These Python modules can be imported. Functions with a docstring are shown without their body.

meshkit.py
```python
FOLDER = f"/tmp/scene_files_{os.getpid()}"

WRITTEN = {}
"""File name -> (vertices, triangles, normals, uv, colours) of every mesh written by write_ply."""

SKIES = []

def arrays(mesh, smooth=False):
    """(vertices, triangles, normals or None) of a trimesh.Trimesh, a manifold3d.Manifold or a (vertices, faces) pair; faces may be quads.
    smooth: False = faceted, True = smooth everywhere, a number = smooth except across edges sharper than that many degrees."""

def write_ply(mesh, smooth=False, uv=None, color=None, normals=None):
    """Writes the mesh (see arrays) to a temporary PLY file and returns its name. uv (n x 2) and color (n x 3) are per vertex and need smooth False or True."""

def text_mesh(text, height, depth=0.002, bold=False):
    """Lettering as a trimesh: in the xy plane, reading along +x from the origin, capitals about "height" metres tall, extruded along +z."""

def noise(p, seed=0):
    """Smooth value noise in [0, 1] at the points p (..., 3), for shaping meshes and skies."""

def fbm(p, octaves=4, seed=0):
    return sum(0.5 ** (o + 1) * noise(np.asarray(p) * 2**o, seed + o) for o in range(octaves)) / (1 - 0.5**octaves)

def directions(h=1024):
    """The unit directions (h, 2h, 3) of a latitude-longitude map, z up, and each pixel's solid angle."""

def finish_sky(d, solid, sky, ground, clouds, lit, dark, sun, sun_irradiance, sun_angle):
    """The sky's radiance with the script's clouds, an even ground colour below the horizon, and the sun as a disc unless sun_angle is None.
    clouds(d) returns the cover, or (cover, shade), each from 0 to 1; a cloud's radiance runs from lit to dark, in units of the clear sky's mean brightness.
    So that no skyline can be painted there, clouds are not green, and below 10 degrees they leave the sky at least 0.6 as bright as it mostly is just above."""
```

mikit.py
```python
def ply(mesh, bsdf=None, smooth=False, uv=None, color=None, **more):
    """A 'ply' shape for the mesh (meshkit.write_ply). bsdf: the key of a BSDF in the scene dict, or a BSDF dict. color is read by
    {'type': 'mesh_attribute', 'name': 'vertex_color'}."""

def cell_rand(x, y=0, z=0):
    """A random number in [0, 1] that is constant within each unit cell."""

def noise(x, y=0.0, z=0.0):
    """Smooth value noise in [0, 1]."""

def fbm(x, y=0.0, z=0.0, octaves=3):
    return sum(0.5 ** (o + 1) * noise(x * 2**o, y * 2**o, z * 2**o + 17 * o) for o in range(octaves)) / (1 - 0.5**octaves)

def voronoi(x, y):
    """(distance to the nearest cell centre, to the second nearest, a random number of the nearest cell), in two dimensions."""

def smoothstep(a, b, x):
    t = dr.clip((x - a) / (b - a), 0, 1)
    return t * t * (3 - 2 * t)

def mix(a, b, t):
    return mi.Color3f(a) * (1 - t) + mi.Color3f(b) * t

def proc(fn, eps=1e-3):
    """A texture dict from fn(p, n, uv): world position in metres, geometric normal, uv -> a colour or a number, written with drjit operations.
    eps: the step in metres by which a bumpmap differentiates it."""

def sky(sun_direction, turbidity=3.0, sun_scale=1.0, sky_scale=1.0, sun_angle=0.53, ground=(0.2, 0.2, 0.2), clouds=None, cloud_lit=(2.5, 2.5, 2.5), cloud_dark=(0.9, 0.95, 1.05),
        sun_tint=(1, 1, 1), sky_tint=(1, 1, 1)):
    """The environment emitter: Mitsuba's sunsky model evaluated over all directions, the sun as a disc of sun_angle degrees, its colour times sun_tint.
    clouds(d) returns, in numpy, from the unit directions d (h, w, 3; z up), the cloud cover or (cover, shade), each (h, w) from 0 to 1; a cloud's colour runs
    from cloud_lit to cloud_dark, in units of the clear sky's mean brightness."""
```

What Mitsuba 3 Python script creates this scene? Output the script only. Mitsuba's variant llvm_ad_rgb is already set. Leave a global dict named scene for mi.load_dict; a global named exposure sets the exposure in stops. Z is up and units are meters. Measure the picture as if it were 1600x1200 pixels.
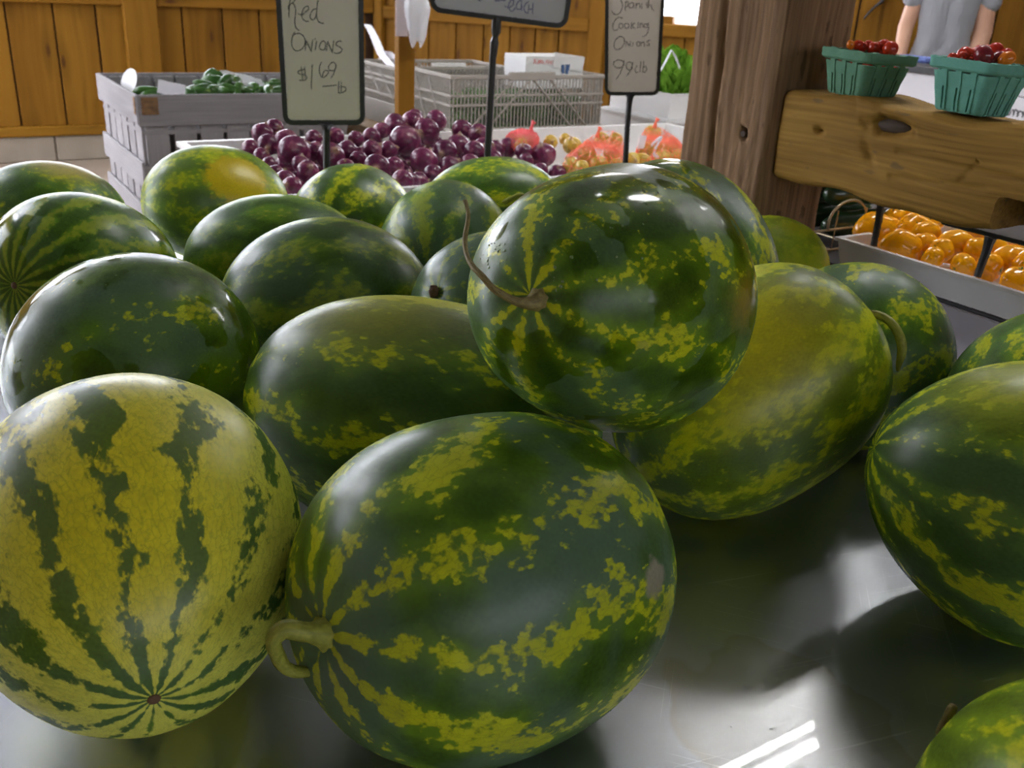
import math, random
import numpy as np, trimesh, manifold3d as m3
import drjit as dr, mitsuba as mi, mikit, meshkit
from scipy.spatial import ConvexHull

T = mi.ScalarTransform4f
rng = np.random.default_rng(7)
scene, labels = {}, {}

# ------------------------------------------------------------------ camera
EYE = np.array([0.0, 0.0, 1.30])
F_PX = 1474.0
_down = np.array([-187.0, 3450.0, F_PX]); _down /= np.linalg.norm(_down)
_up = -_down
_fw = np.array([0, 0, 1.0]) - _up * _up[2]; _fw /= np.linalg.norm(_fw)
RC = np.stack([np.cross(_fw, _up), _fw, _up])          # camera axes (right, down, forward) -> world
scene['camera'] = {'type': 'thinlens', 'fov': math.degrees(2 * math.atan(800 / F_PX)), 'fov_axis': 'x', 'near_clip': 0.02, 'far_clip': 100.0,
                   'aperture_radius': 0.0012, 'focus_distance': 0.85,
                   'to_world': T().look_at(origin=EYE.tolist(), target=(EYE + RC[:, 2]).tolist(), up=(-RC[:, 1]).tolist())}
exposure = 0.15

# ------------------------------------------------------------------ light of the place
DAY = (0.86, 0.90, 1.0)
L_SKYLIGHT, L_DOOR, L_WINDOW, L_FRONT, L_TUBE = 19.0, 4.5, 10.0, 2.4, 50.0
scene['daylight'] = {'type': 'constant', 'radiance': {'type': 'rgb', 'value': [0.6, 0.66, 0.75]}}


def rgb(v):
    return {'type': 'rgb', 'value': list(map(float, v))}


def emit(s, col=(1, 1, 1)):
    return {'type': 'area', 'radiance': rgb([s * c for c in col])}


# ------------------------------------------------------------------ places: pixel rays of the camera, and the room's own axes
E1 = np.array([0.84, 0.5426, 0]); E1 /= np.linalg.norm(E1)
E2 = np.array([-E1[1], E1[0], 0])
EZ = np.array([0, 0, 1.0])
ROOM = np.stack([E1, E2, EZ])


def W(a, b, z=0.0):
    return a * E1 + b * E2 + z * EZ


def ray(x, y):
    return RC @ np.array([(x - 800) / F_PX, (y - 600) / F_PX, 1.0])


def on_z(x, y, z):
    d = ray(x, y); return EYE + d * (z - EYE[2]) / d[2]


def on_pl(x, y, n, c):
    d = ray(x, y); return EYE + d * (c - EYE @ n) / (d @ n)


def at(x, y, depth):
    return EYE + ray(x, y) * depth


def depth_of(p):
    return (np.asarray(p) - EYE) @ RC[:, 2]


# ------------------------------------------------------------------ helpers
def add(key, mesh, bsdf, smooth=False, **k):
    base, n = key, 0
    while key in scene:
        n += 1; key = f'{base}_{n:03d}'
    scene[key] = mikit.ply(mesh, bsdf, smooth=smooth, **k)
    return key


def fresh(name):
    key, n = name, 0
    while key in labels or key in scene:
        n += 1; key = f'{name}_{n:03d}'
    return key


def thing(name, label, cat, group=None):
    key = fresh(name)
    labels[key] = {'label': label, 'category': cat}
    if group: labels[key]['group'] = group
    return key


def struct(key, label=None):
    labels[key] = {'kind': 'structure'}
    if label: labels[key]['label'] = label
    return key


def hull(pts):
    h = trimesh.Trimesh(*_hull(np.asarray(pts, float)), process=False)
    h.fix_normals()
    return h


def _hull(p):
    q = ConvexHull(p)
    idx = {v: i for i, v in enumerate(q.vertices)}
    f = np.array([[idx[a] for a in s] for s in q.simplices])
    v = p[q.vertices]
    c = v.mean(0)
    n = np.cross(v[f[:, 1]] - v[f[:, 0]], v[f[:, 2]] - v[f[:, 0]])
    flip = ((v[f[:, 0]] - c) * n).sum(1) < 0
    f[flip] = f[flip][:, ::-1]
    return v, f


def box(size, c=(0, 0, 0), axes=np.eye(3), ch=0.0):
    """A box (size along the three axes), centred on c, its edges chamfered by ch."""
    h = np.asarray(size, float) / 2
    pts = []
    for s in np.ndindex(2, 2, 2):
        sg = np.array(s) * 2 - 1
        if ch > 0:
            for k in range(3):
                q = h - ch; q[k] = h[k]; pts.append(sg * q)
        else:
            pts.append(sg * h)
    return hull(np.array(pts) @ np.asarray(axes, float) + np.asarray(c, float))


def rbox(a0, a1, b0, b1, z0, z1, ch=0.0):
    """A box in the room's axes."""
    return box((a1 - a0, b1 - b0, z1 - z0), W((a0 + a1) / 2, (b0 + b1) / 2, (z0 + z1) / 2), ROOM, ch)


def cat(*ms):
    ms = [m for g in ms for m in (g if isinstance(g, (list, tuple)) else [g])]
    return trimesh.util.concatenate(ms)


def wood(mesh, along, tone):
    """(mesh with split faces, uv): u runs along the grain, v across, tone numbers the piece."""
    m = mesh.copy(); m.unmerge_vertices()
    v = m.vertices; fn = np.repeat(m.face_normals, 3, 0)
    along = np.asarray(along, float) / np.linalg.norm(along)
    ac = np.cross(fn, along); l = np.linalg.norm(ac, axis=1, keepdims=True)
    alt = np.cross(along, [0.3, 0.5, 0.81]); alt /= np.linalg.norm(alt)
    ac = np.where(l > 0.3, ac / np.maximum(l, 1e-9), alt)
    sgn = np.sign(ac @ np.array([0.61, 0.35, 0.71]))[:, None]
    ac = ac * np.where(sgn == 0, 1, sgn)
    c = v.mean(0)
    t = (v - c)
    uv = np.stack([t @ along + 3.7 * (tone % 97), (t * ac).sum(1) + 4.0 + 8.0 * tone], 1)
    return m, uv


TONE = [0]


def add_wood(key, mesh, along, bsdf):
    TONE[0] += 1
    m, uv = wood(mesh, along, TONE[0])
    return add(key, m, bsdf, False, uv=uv)


def spline(pts, n):
    from scipy.interpolate import CubicSpline
    p = np.asarray(pts, float)
    s = np.r_[0, np.cumsum(np.linalg.norm(np.diff(p[:, :3], axis=0), axis=1) + 1e-9)]
    return CubicSpline(s, p)(np.linspace(0, s[-1], n))


def tube(pts, radii, sides=8, n=None, cap=True, squash=1.0, ridges=0.0):
    """A smooth tube through the points, its radius changing along them."""
    p = np.asarray(pts, float); r = np.broadcast_to(np.asarray(radii, float), (len(p),))
    if n:
        q = spline(np.c_[p, r], n); p, r = q[:, :3], np.maximum(q[:, 3], 1e-4)
    t = np.gradient(p, axis=0); t /= np.linalg.norm(t, axis=1, keepdims=True) + 1e-12
    a = np.cross(t[0], [0, 0, 1.0] if abs(t[0][2]) < 0.9 else [1.0, 0, 0]); a /= np.linalg.norm(a)
    A = []
    for k in range(len(p)):
        a = a - t[k] * (a @ t[k]); a /= np.linalg.norm(a) + 1e-12; A.append(a.copy())
    A = np.array(A); B = np.cross(t, A)
    ang = np.arange(sides) * 2 * np.pi / sides
    rr = r[:, None] * (1 + ridges * np.cos(ang[None] * (sides // 2)))
    v = p[:, None] + rr[..., None] * (np.cos(ang)[None, :, None] * A[:, None] + squash * np.sin(ang)[None, :, None] * B[:, None])
    v = v.reshape(-1, 3); f = []
    for i in range(len(p) - 1):
        for j in range(sides):
            q = [i * sides + j, i * sides + (j + 1) % sides, (i + 1) * sides + (j + 1) % sides, (i + 1) * sides + j]
            f += [[q[0], q[1], q[2]], [q[0], q[2], q[3]]]
    if cap:
        v = np.vstack([v, p[:1], p[-1:]]); a0, a1 = len(v) - 2, len(v) - 1; o = (len(p) - 1) * sides
        for j in range(sides):
            f += [[a0, (j + 1) % sides, j], [a1, o + j, o + (j + 1) % sides]]
    return trimesh.Trimesh(v, np.array(f), process=False)


def lathe(profile, sides=24):
    """profile: (radius, height) from the bottom up, closed at the axis."""
    pr = np.asarray(profile, float); ang = np.arange(sides) * 2 * np.pi / sides
    v = np.stack([pr[:, :1] * np.cos(ang), pr[:, :1] * np.sin(ang), np.repeat(pr[:, 1:], sides, 1)], -1).reshape(-1, 3)
    f = []
    for i in range(len(pr) - 1):
        for j in range(sides):
            q = [i * sides + j, i * sides + (j + 1) % sides, (i + 1) * sides + (j + 1) % sides, (i + 1) * sides + j]
            f += [[q[0], q[1], q[2]], [q[0], q[2], q[3]]]
    return trimesh.Trimesh(v, np.array(f), process=False)


def mani(mesh):
    return m3.Manifold(m3.Mesh(np.asarray(mesh.vertices, np.float32), np.asarray(mesh.faces, np.uint32)))


def unmani(m):
    q = m.to_mesh()
    return trimesh.Trimesh(q.vert_properties[:, :3], q.tri_verts, process=False)


ORD = ('first', 'second', 'third', 'fourth', 'fifth', 'sixth', 'seventh', 'eighth', 'ninth', 'tenth', 'eleventh', 'twelfth', '13th', '14th', '15th', '16th', '17th', '18th', '19th', '20th')


def row_labels(pts, rows, fmt):
    """A label for every point (x, y): rows is [(lower limit of y, name)], counted from the left within each row."""
    out, left = [None] * len(pts), list(range(len(pts)))
    for lim, name in rows:
        got = sorted([i for i in left if pts[i][1] < lim], key=lambda i: pts[i][0])
        for n, i in enumerate(got): out[i] = fmt.format(ORD[min(n, 19)], name)
        left = [i for i in left if i not in got]
    return out


# ------------------------------------------------------------------ materials
nz, fb, sst, mixc = mikit.noise, mikit.fbm, mikit.smoothstep, mikit.mix


def P(name, base, rough=0.5, two=True, **k):
    d = {'type': 'principled', 'base_color': base if isinstance(base, dict) else rgb(base), 'roughness': rough, **k}
    scene[name] = {'type': 'twosided', 'bsdf': d} if two else d
    return name


def pine_fn(lo, hi, knot):
    def fn(p, n, uv):
        tid = dr.floor(uv.y / 8.0); v = uv.y - 8.0 * tid; u = uv.x
        r1, r2 = mikit.cell_rand(tid, 3, 1), mikit.cell_rand(tid, 5, 2)
        warp = (fb(u * 1.3, v * 5, r1 * 40) - 0.5) * 0.12
        ring = nz((v + warp) * 38 + r1 * 50, u * 0.8, r2 * 20)
        fine = fb((v + warp * 0.5) * 220, u * 4.0, r1 * 10)
        t = 0.25 + 0.55 * ring + 0.35 * (fine - 0.5) + 0.35 * (r2 - 0.5)
        d, _, which = mikit.voronoi(u * 1.9 + r1 * 30, v * 6.5 + r2 * 30)
        k = sst(0.11, 0.03, d) * dr.select(which > 0.6, 0.85, 0.0)
        halo = sst(0.45, 0.1, d) * dr.select(which > 0.6, 0.45, 0.0)
        stain = sst(0.60, 0.78, fb(u * 1.7 + 7, v * 16, r2 * 30)) * 0.6
        c = mixc(hi, lo, dr.clip(t, 0, 1))
        c = c * (1 - 0.45 * halo) * (1 - 0.55 * stain)
        return mixc(c, knot, k)
    return fn


P('pine', mikit.proc(pine_fn((0.14, 0.056, 0.005), (0.265, 0.127, 0.014), (0.06, 0.02, 0.007))), 0.6, specular=0.12)
P('pine_dark', (0.05, 0.022, 0.008), 0.8)


def greywood_fn(p, n, uv):
    tid = dr.floor(uv.y / 8.0); v = uv.y - 8.0 * tid; u = uv.x
    r1 = mikit.cell_rand(tid, 3, 1)
    g = fb(v * 260, u * 5, r1 * 30); s = fb(u * 4, v * 14, r1 * 9)
    c = mixc((0.17, 0.16, 0.165), (0.36, 0.345, 0.35), dr.clip(0.1 + 0.6 * g + 0.5 * (s - 0.3) + 0.25 * (r1 - 0.5), 0, 1))
    return c


P('grey_wood', mikit.proc(greywood_fn), 0.75, specular=0.2)


def oak_fn(a, b, along, c_lo, c_hi, crack):
    a, b, al = [mi.Vector3f(*map(float, x)) for x in (a, b, along)]

    def fn(p, n, uv):
        q = mi.Vector3f(p)
        u, v, w = dr.dot(q, al), dr.dot(q, a), dr.dot(q, b)
        wv = (fb(u * 2.2, v * 6, w * 6) - 0.5) * 0.06
        g = fb((v + wv) * 190, (w + wv) * 190, u * 3.2)
        big = fb(u * 3.1, v * 11, w * 11 + 5)
        ring = nz((v + wv) * 60, (w + wv) * 60, u * 1.2)
        t = dr.clip(0.5 + 0.9 * (g - 0.5) + 0.9 * (big - 0.5) + 0.3 * (ring - 0.5), 0, 1)
        c = mixc(c_lo, c_hi, t)
        spk = sst(0.70, 0.80, fb(u * 22, v * 60, w * 60))
        return mixc(c, crack, spk * 0.55)
    return fn


P('post_oak', mikit.proc(oak_fn(E1, E2, EZ, (0.105, 0.058, 0.030), (0.29, 0.178, 0.098), (0.05, 0.028, 0.016))), 0.75, specular=0.12)
P('beam_oak', mikit.proc(oak_fn(E1, EZ, E2, (0.135, 0.068, 0.013), (0.39, 0.225, 0.052), (0.11, 0.08, 0.05))), 0.7, specular=0.12)
P('hole_dark', (0.05, 0.032, 0.02), 0.8)


def concrete_fn(p, n, uv):
    t = fb(p.x * 3, p.y * 3, p.z * 7); s = fb(p.x * 14, p.y * 14, p.z * 3)
    return mixc((0.22, 0.18, 0.135), (0.35, 0.30, 0.235), dr.clip(0.6 * t + 0.5 * s, 0, 1))


P('concrete', mikit.proc(concrete_fn), 0.8, specular=0.2)
P('floor_concrete', mikit.proc(lambda p, n, uv: mixc((0.22, 0.17, 0.125), (0.29, 0.235, 0.18), fb(p.x * 2, p.y * 2, 3.0))), 0.55)
P('ceiling_board', mikit.proc(lambda p, n, uv: mixc((0.11, 0.11, 0.115), (0.16, 0.16, 0.165), fb(p.x * 2, p.y * 2, 1.0))), 0.7)
P('plain_board', (0.30, 0.20, 0.10), 0.7)


def scratch(a, b, k):
    n1 = nz(a * 6, b * 700 + 40 * nz(a * 0.7, b * 3, k), k); n2 = fb(a * 14, b * 22, k + 3.0)
    return sst(0.86, 0.97, n1) * sst(0.52, 0.66, n2)


def steel_fn(p, n, uv):
    a, b = p.x * 0.94 + p.y * 0.34, -p.x * 0.34 + p.y * 0.94
    m = fb(a * 5, b * 5, 0.0)
    sc = scratch(a, b, 1.0) + scratch(a * 0.5 + b * 0.87, b * 0.5 - a * 0.87, 5.0) + scratch(a * 0.8 - b * 0.6, b * 0.8 + a * 0.6, 9.0)
    # a dried tide mark round the spilled water
    u, v = (p.x - 0.247) * 0.92 + (p.y - 0.590) * 0.39, (p.y - 0.590) * 0.92 - (p.x - 0.247) * 0.39
    r = dr.sqrt(dr.square(u / 0.088) + dr.square(v / 0.130)) + 0.55 * (fb(p.x * 22, p.y * 22, 6.0) - 0.5)
    tide = sst(1.03, 0.97, r) * (0.55 + 0.45 * sst(0.80, 1.0, r))
    c = mixc((0.59, 0.61, 0.65), (0.69, 0.71, 0.75), m) * (1 + 0.22 * dr.minimum(sc, 1))
    return c * dr.lerp(mi.Color3f(1.0), mi.Color3f(0.90, 0.86, 0.78), tide)


def steel_rough(p, n, uv):
    a, b = p.x * 0.94 + p.y * 0.34, -p.x * 0.34 + p.y * 0.94
    return 0.37 + 0.12 * (fb(a * 6, b * 6, 2.0) - 0.5) + 0.12 * scratch(a, b, 1.0)


P('steel', mikit.proc(steel_fn), mikit.proc(steel_rough), metallic=1.0)
P('leg_steel', (0.5, 0.5, 0.52), 0.4, metallic=1.0)
P('white_plastic', (0.74, 0.74, 0.73), 0.35)
P('pale_panel', (0.43, 0.415, 0.46), 0.5)
P('counter_white', (0.72, 0.71, 0.74), 0.45)
P('black_plastic', (0.012, 0.012, 0.014), 0.4)
P('dark_metal', (0.03, 0.03, 0.033), 0.4)
P('card_cream', (0.66, 0.605, 0.53), 0.45)
P('card_white', (0.50, 0.50, 0.56), 0.45)
P('ink_black', (0.03, 0.028, 0.03), 0.6)
P('ink_grey', (0.11, 0.10, 0.085), 0.6)
P('ink_blue', (0.16, 0.16, 0.30), 0.6)
P('crate_plastic', (0.33, 0.305, 0.265), 0.5)
P('paper_white', (0.80, 0.80, 0.86), 0.6)
P('paper_pink', (0.80, 0.70, 0.70), 0.6)
P('carton_white', (0.66, 0.67, 0.66), 0.55)
P('print_red', (0.52, 0.20, 0.18), 0.6)
P('print_blue', (0.05, 0.10, 0.24), 0.6)
scene['film'] = {'type': 'principledthin', 'base_color': rgb((0.86, 0.88, 0.9)), 'roughness': 0.25, 'spec_trans': 0.25, 'diff_trans': 0.7}
P('rust', mikit.proc(lambda p, n, uv: mixc((0.07, 0.035, 0.02), (0.26, 0.14, 0.05), fb(p.x * 90, p.y * 90, p.z * 90))), 0.7)
P('blue_cloth', (0.10, 0.14, 0.36), 0.85)
P('brass_wire', (0.42, 0.34, 0.22), 0.35, metallic=0.6)

# ------------------------------------------------------------------ the building: left wall, back wall, floor, ceiling, windows
CEIL = 3.35
B1 = 7.267                                                # the left wall's distance along E2
CORNER = W(3.26, B1)
W2 = np.array([0.95, -0.31, 0]); W2 /= np.linalg.norm(W2)
N2 = np.array([-W2[1], W2[0], 0])
AX2 = np.stack([W2, N2, EZ])


def w2box(s0, s1, d0, d1, z0, z1, ch=0.0):
    """A box on the back wall: s along it from the corner, d in front of it (negative d: behind)."""
    return box((s1 - s0, d1 - d0, z1 - z0), CORNER + W2 * (s0 + s1) / 2 - N2 * (d0 + d1) / 2 + EZ * (z0 + z1) / 2, AX2, ch)


# left wall
struct('wall_left', 'pine board wall above a low grey concrete curb')
WL = (-1.9, 2.7, 1.40, 2.55)                              # the window band of the left wall, above the photograph's frame
add('wall_left', cat(rbox(-2.7, 3.30, B1 + 0.02, B1 + 0.12, 0.0, WL[2]), rbox(-2.7, 3.30, B1 + 0.02, B1 + 0.12, WL[3], CEIL), rbox(-2.7, WL[0], B1 + 0.02, B1 + 0.12, WL[2], WL[3]), rbox(WL[1], 3.3, B1 + 0.02, B1 + 0.12, WL[2], WL[3])), 'pine_dark')
edges = [-2.6 + 0.275 * k for k in range(12)]
edges = [e for e in edges if e < 0.5] + [0.656, 0.938, 1.201, 1.48, 1.766, 2.048, 2.318, 2.60, 2.88, 3.16]
for a, b in zip(edges[:-1], edges[1:]):
    g = 0.005 + 0.003 * rng.random()
    f = B1 - 0.012 + 0.004 * rng.random()
    for z0, z1 in ([(0.235, CEIL)] if b < WL[0] + 0.02 or a > WL[1] - 0.02 else [(0.235, WL[2]), (WL[3], CEIL)]):
        add_wood('wall_left__plank', rbox(a + g, b - g, f, B1 + 0.02, z0, z1, 0.003), EZ, 'pine')
add_wood('wall_left__rail', rbox(-2.6, 3.2, B1 - 0.06, B1 - 0.008, 1.018, 1.17, 0.004), E1, 'pine')
add_wood('wall_left__sill_board', rbox(-2.6, 3.2, B1 - 0.05, B1 + 0.02, 0.171, 0.235, 0.006), E1, 'pine')
add_wood('wall_left__batten', rbox(1.368, 1.59, B1 - 0.075, B1 - 0.008, 0.235, WL[2] - 0.005, 0.006), EZ, 'pine')
for k, (a, b) in enumerate([(-2.6, -0.55), (-0.545, 0.84), (0.845, 1.97), (1.975, 3.2)]):
    add('wall_left__curb_block', rbox(a, b, B1 - 0.03 - 0.004 * (k % 2), B1 + 0.02, 0.0, 0.168, 0.008), 'concrete')

# back wall, with the window behind the onions
def on_w2(x, y, d=0.0):
    q = on_pl(x, y, N2, float(CORNER @ N2) - d) - CORNER
    return q @ W2, q[2]


S_END = 13.2
struct('wall_back', 'pine board wall with a rail, behind the stacked crates')
S_W0 = on_w2(1012, 20)[0]; S_W1 = S_W0 + 1.15
Z_W0, Z_W1 = on_w2(1070, 38)[1], 2.3
add('wall_back', cat(w2box(-0.02, S_W0, -0.12, -0.02, 0, CEIL), w2box(S_W1, S_END, -0.12, -0.02, 0, CEIL),
                     w2box(S_W0, S_W1, -0.12, -0.02, 0, Z_W0), w2box(S_W0, S_W1, -0.12, -0.02, Z_W1, CEIL)), 'pine_dark')
eb = [0.0] + [on_w2(x, 70)[0] for x in (628, 671, 713, 756, 797, 836, 873, 922, 960)] + [S_W0 + 0.2875 * k for k in range(5)]
while eb[-1] < S_END - 0.3: eb.append(eb[-1] + 0.24 + 0.05 * rng.random())
for a, b in zip(eb[:-1], eb[1:]):
    g = 0.0035 + 0.003 * rng.random()
    spans = [(0.20, CEIL)] if not (S_W0 - 0.01 <= a < S_W1 - 0.01) else [(0.20, Z_W0), (Z_W1, CEIL)]
    for z0, z1 in spans:
        add_wood('wall_back__plank', w2box(a + g, b - g, -0.02, 0.012 + 0.004 * rng.random(), z0, z1, 0.003), EZ, 'pine')
BT0, BT1, RL0, RL1 = on_w2(921, 70)[0], on_w2(945, 70)[0], on_w2(780, 40)[1], on_w2(890, 27)[1]
add_wood('wall_back__rail', w2box(0.07, BT0 - 0.005, 0.008, 0.055, RL0, RL1, 0.004), W2, 'pine')
add_wood('wall_back__rail', w2box(4.4, 7.2, 0.008, 0.055, 0.30, 0.40, 0.004), W2, 'pine')
add_wood('wall_back__batten', w2box(BT0, BT1, 0.008, 0.06, 0.20, CEIL, 0.005), EZ, 'pine')
add_wood('wall_back__corner_post', w2box(0.0, 0.07, -0.02, 0.07, 0.17, CEIL, 0.005), EZ, 'pine')
add('wall_back__curb', w2box(0.0, S_END, -0.02, 0.03, 0, 0.2, 0.01), 'concrete')
struct('window_1', 'bright daylit window in the board wall')
add('window_1', w2box(S_W0, S_W1, -0.09, -0.085, Z_W0, Z_W1), 'paper_white')
scene['window_1']['emitter'] = emit(L_WINDOW, DAY)
add_wood('window_1__sill', w2box(S_W0 - 0.1, S_W1 + 0.1, -0.02, 0.07, Z_W0 - 0.085, Z_W0 - 0.002, 0.006), W2, 'pine')
sj = on_w2(1053, 30)[0]
add_wood('window_1__frame', w2box(S_W0, sj, -0.08, 0.03, Z_W0 - 0.002, on_w2(1045, 25)[1], 0.004), W2, 'pine')
add_wood('window_1__frame', w2box(S_W0, S_W0 + 0.03, -0.08, 0.03, Z_W0, Z_W1, 0.004), EZ, 'pine')

struct('window_3', 'long daylit window band above the rail of the board wall')
add('window_3', rbox(WL[0], WL[1], B1 + 0.09, B1 + 0.10, WL[2], WL[3]), 'paper_white')
scene['window_3']['emitter'] = emit(L_WINDOW, DAY)
for k in range(6):
    a = WL[0] + (WL[1] - WL[0]) * k / 5
    add_wood('window_3__mullion', rbox(a - 0.04, a + 0.04, B1 + 0.0, B1 + 0.085, WL[2], WL[3], 0.003), EZ, 'pine')
add_wood('window_3__sill', rbox(WL[0], WL[1], B1 - 0.05, B1 + 0.085, WL[2] - 0.03, WL[2], 0.003), E1, 'pine')

# the rest of the shell
struct('floor'); add('floor', rbox(-2.7, 11, -4.2, B1 + 0.1, -0.1, 0.0), 'floor_concrete')
SK = (-2.2, -1.0, 4.5, 7.0)
struct('ceiling')
add('ceiling', cat(rbox(-2.7, SK[0], -4.2, B1 + 0.1, CEIL, CEIL + 0.1), rbox(SK[1], 11, -4.2, B1 + 0.1, CEIL, CEIL + 0.1),
                   rbox(SK[0], SK[1], -4.2, SK[2], CEIL, CEIL + 0.1), rbox(SK[0], SK[1], SK[3], B1 + 0.1, CEIL, CEIL + 0.1)), 'ceiling_board')
struct('window_2', 'daylit translucent roof panels')
add('window_2', rbox(SK[0], SK[1], SK[2], SK[3], CEIL + 0.06, CEIL + 0.07), 'paper_white')
scene['window_2']['emitter'] = emit(L_SKYLIGHT, DAY)
for k in range(1, 4):
    a = SK[0] + (SK[1] - SK[0]) * k / 4
    add_wood('window_2__bar', rbox(a - 0.03, a + 0.03, SK[2], SK[3], CEIL - 0.02, CEIL + 0.055), E2, 'pine')
struct('wall_right'); add('wall_right', rbox(9.6, 9.7, -4.2, 0.0, 0, CEIL), 'plain_board')
struct('wall_front'); add('wall_front', cat(rbox(-2.7, 9.7, -4.2, -4.1, 0, 1.5), rbox(-2.7, 9.7, -4.2, -4.1, 2.7, CEIL), rbox(-2.7, -2.2, -4.2, -4.1, 1.5, 2.7), rbox(4.0, 9.7, -4.2, -4.1, 1.5, 2.7)), 'plain_board')
struct('window_4', 'daylit windows of the front wall'); add('window_4', rbox(-2.2, 4.0, -4.19, -4.18, 1.5, 2.7), 'paper_white')
scene['window_4']['emitter'] = emit(L_FRONT, DAY)
struct('wall_side')
add('wall_side', cat(rbox(-2.8, -2.7, -4.2, 3.4, 0, CEIL), rbox(-2.8, -2.7, 6.7, B1 + 0.1, 0, CEIL), rbox(-2.8, -2.7, 3.4, 6.7, 3.0, CEIL)), 'plain_board')
struct('door_1', 'wide open barn doorway with daylight')
add('door_1', rbox(-2.78, -2.77, 3.4, 6.7, 0.0, 3.0), 'paper_white')
scene['door_1']['emitter'] = emit(L_DOOR, DAY)


# ------------------------------------------------------------------ twin-tube ceiling lights
P('lamp_white', (0.35, 0.35, 0.35), 0.4)
P('lamp_tube', (0.9, 0.9, 0.9), 0.4)


def ceiling_light(a, b, z, label, length=2.4, power=1.0):
    """A twin tube fixture along E1, its right end at (a, b)."""
    k = thing('ceiling_light', label, 'lamp', 'twin tube ceiling lights')
    add(k + '__housing', cat(rbox(a - length, a, b - 0.022, b + 0.022, z + 0.03, z + 0.085, 0.01)), 'lamp_white')
    for s in (-1, 1):
        m = tube([W(a - length + 0.03, b + s * 0.037, z), W(a - 0.03, b + s * 0.037, z)], 0.014, 10)
        t = add(k + '__tube', m, 'lamp_tube', smooth=40)
        scene[t]['emitter'] = emit(L_TUBE * power, (1.0, 0.985, 0.96))
        for e in (a - 0.02, a - length + 0.02):
            add(k + '__holder', rbox(e - 0.015, e + 0.015, b + s * 0.037 - 0.012, b + s * 0.037 + 0.012, z - 0.018, z + 0.032), 'lamp_white')
    for e in (a - 0.3, a - length + 0.3):
        add(k + '__chain', tube([W(e, b, z + 0.08), W(e, b, CEIL)], 0.004, 5), 'dark_metal')


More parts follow.
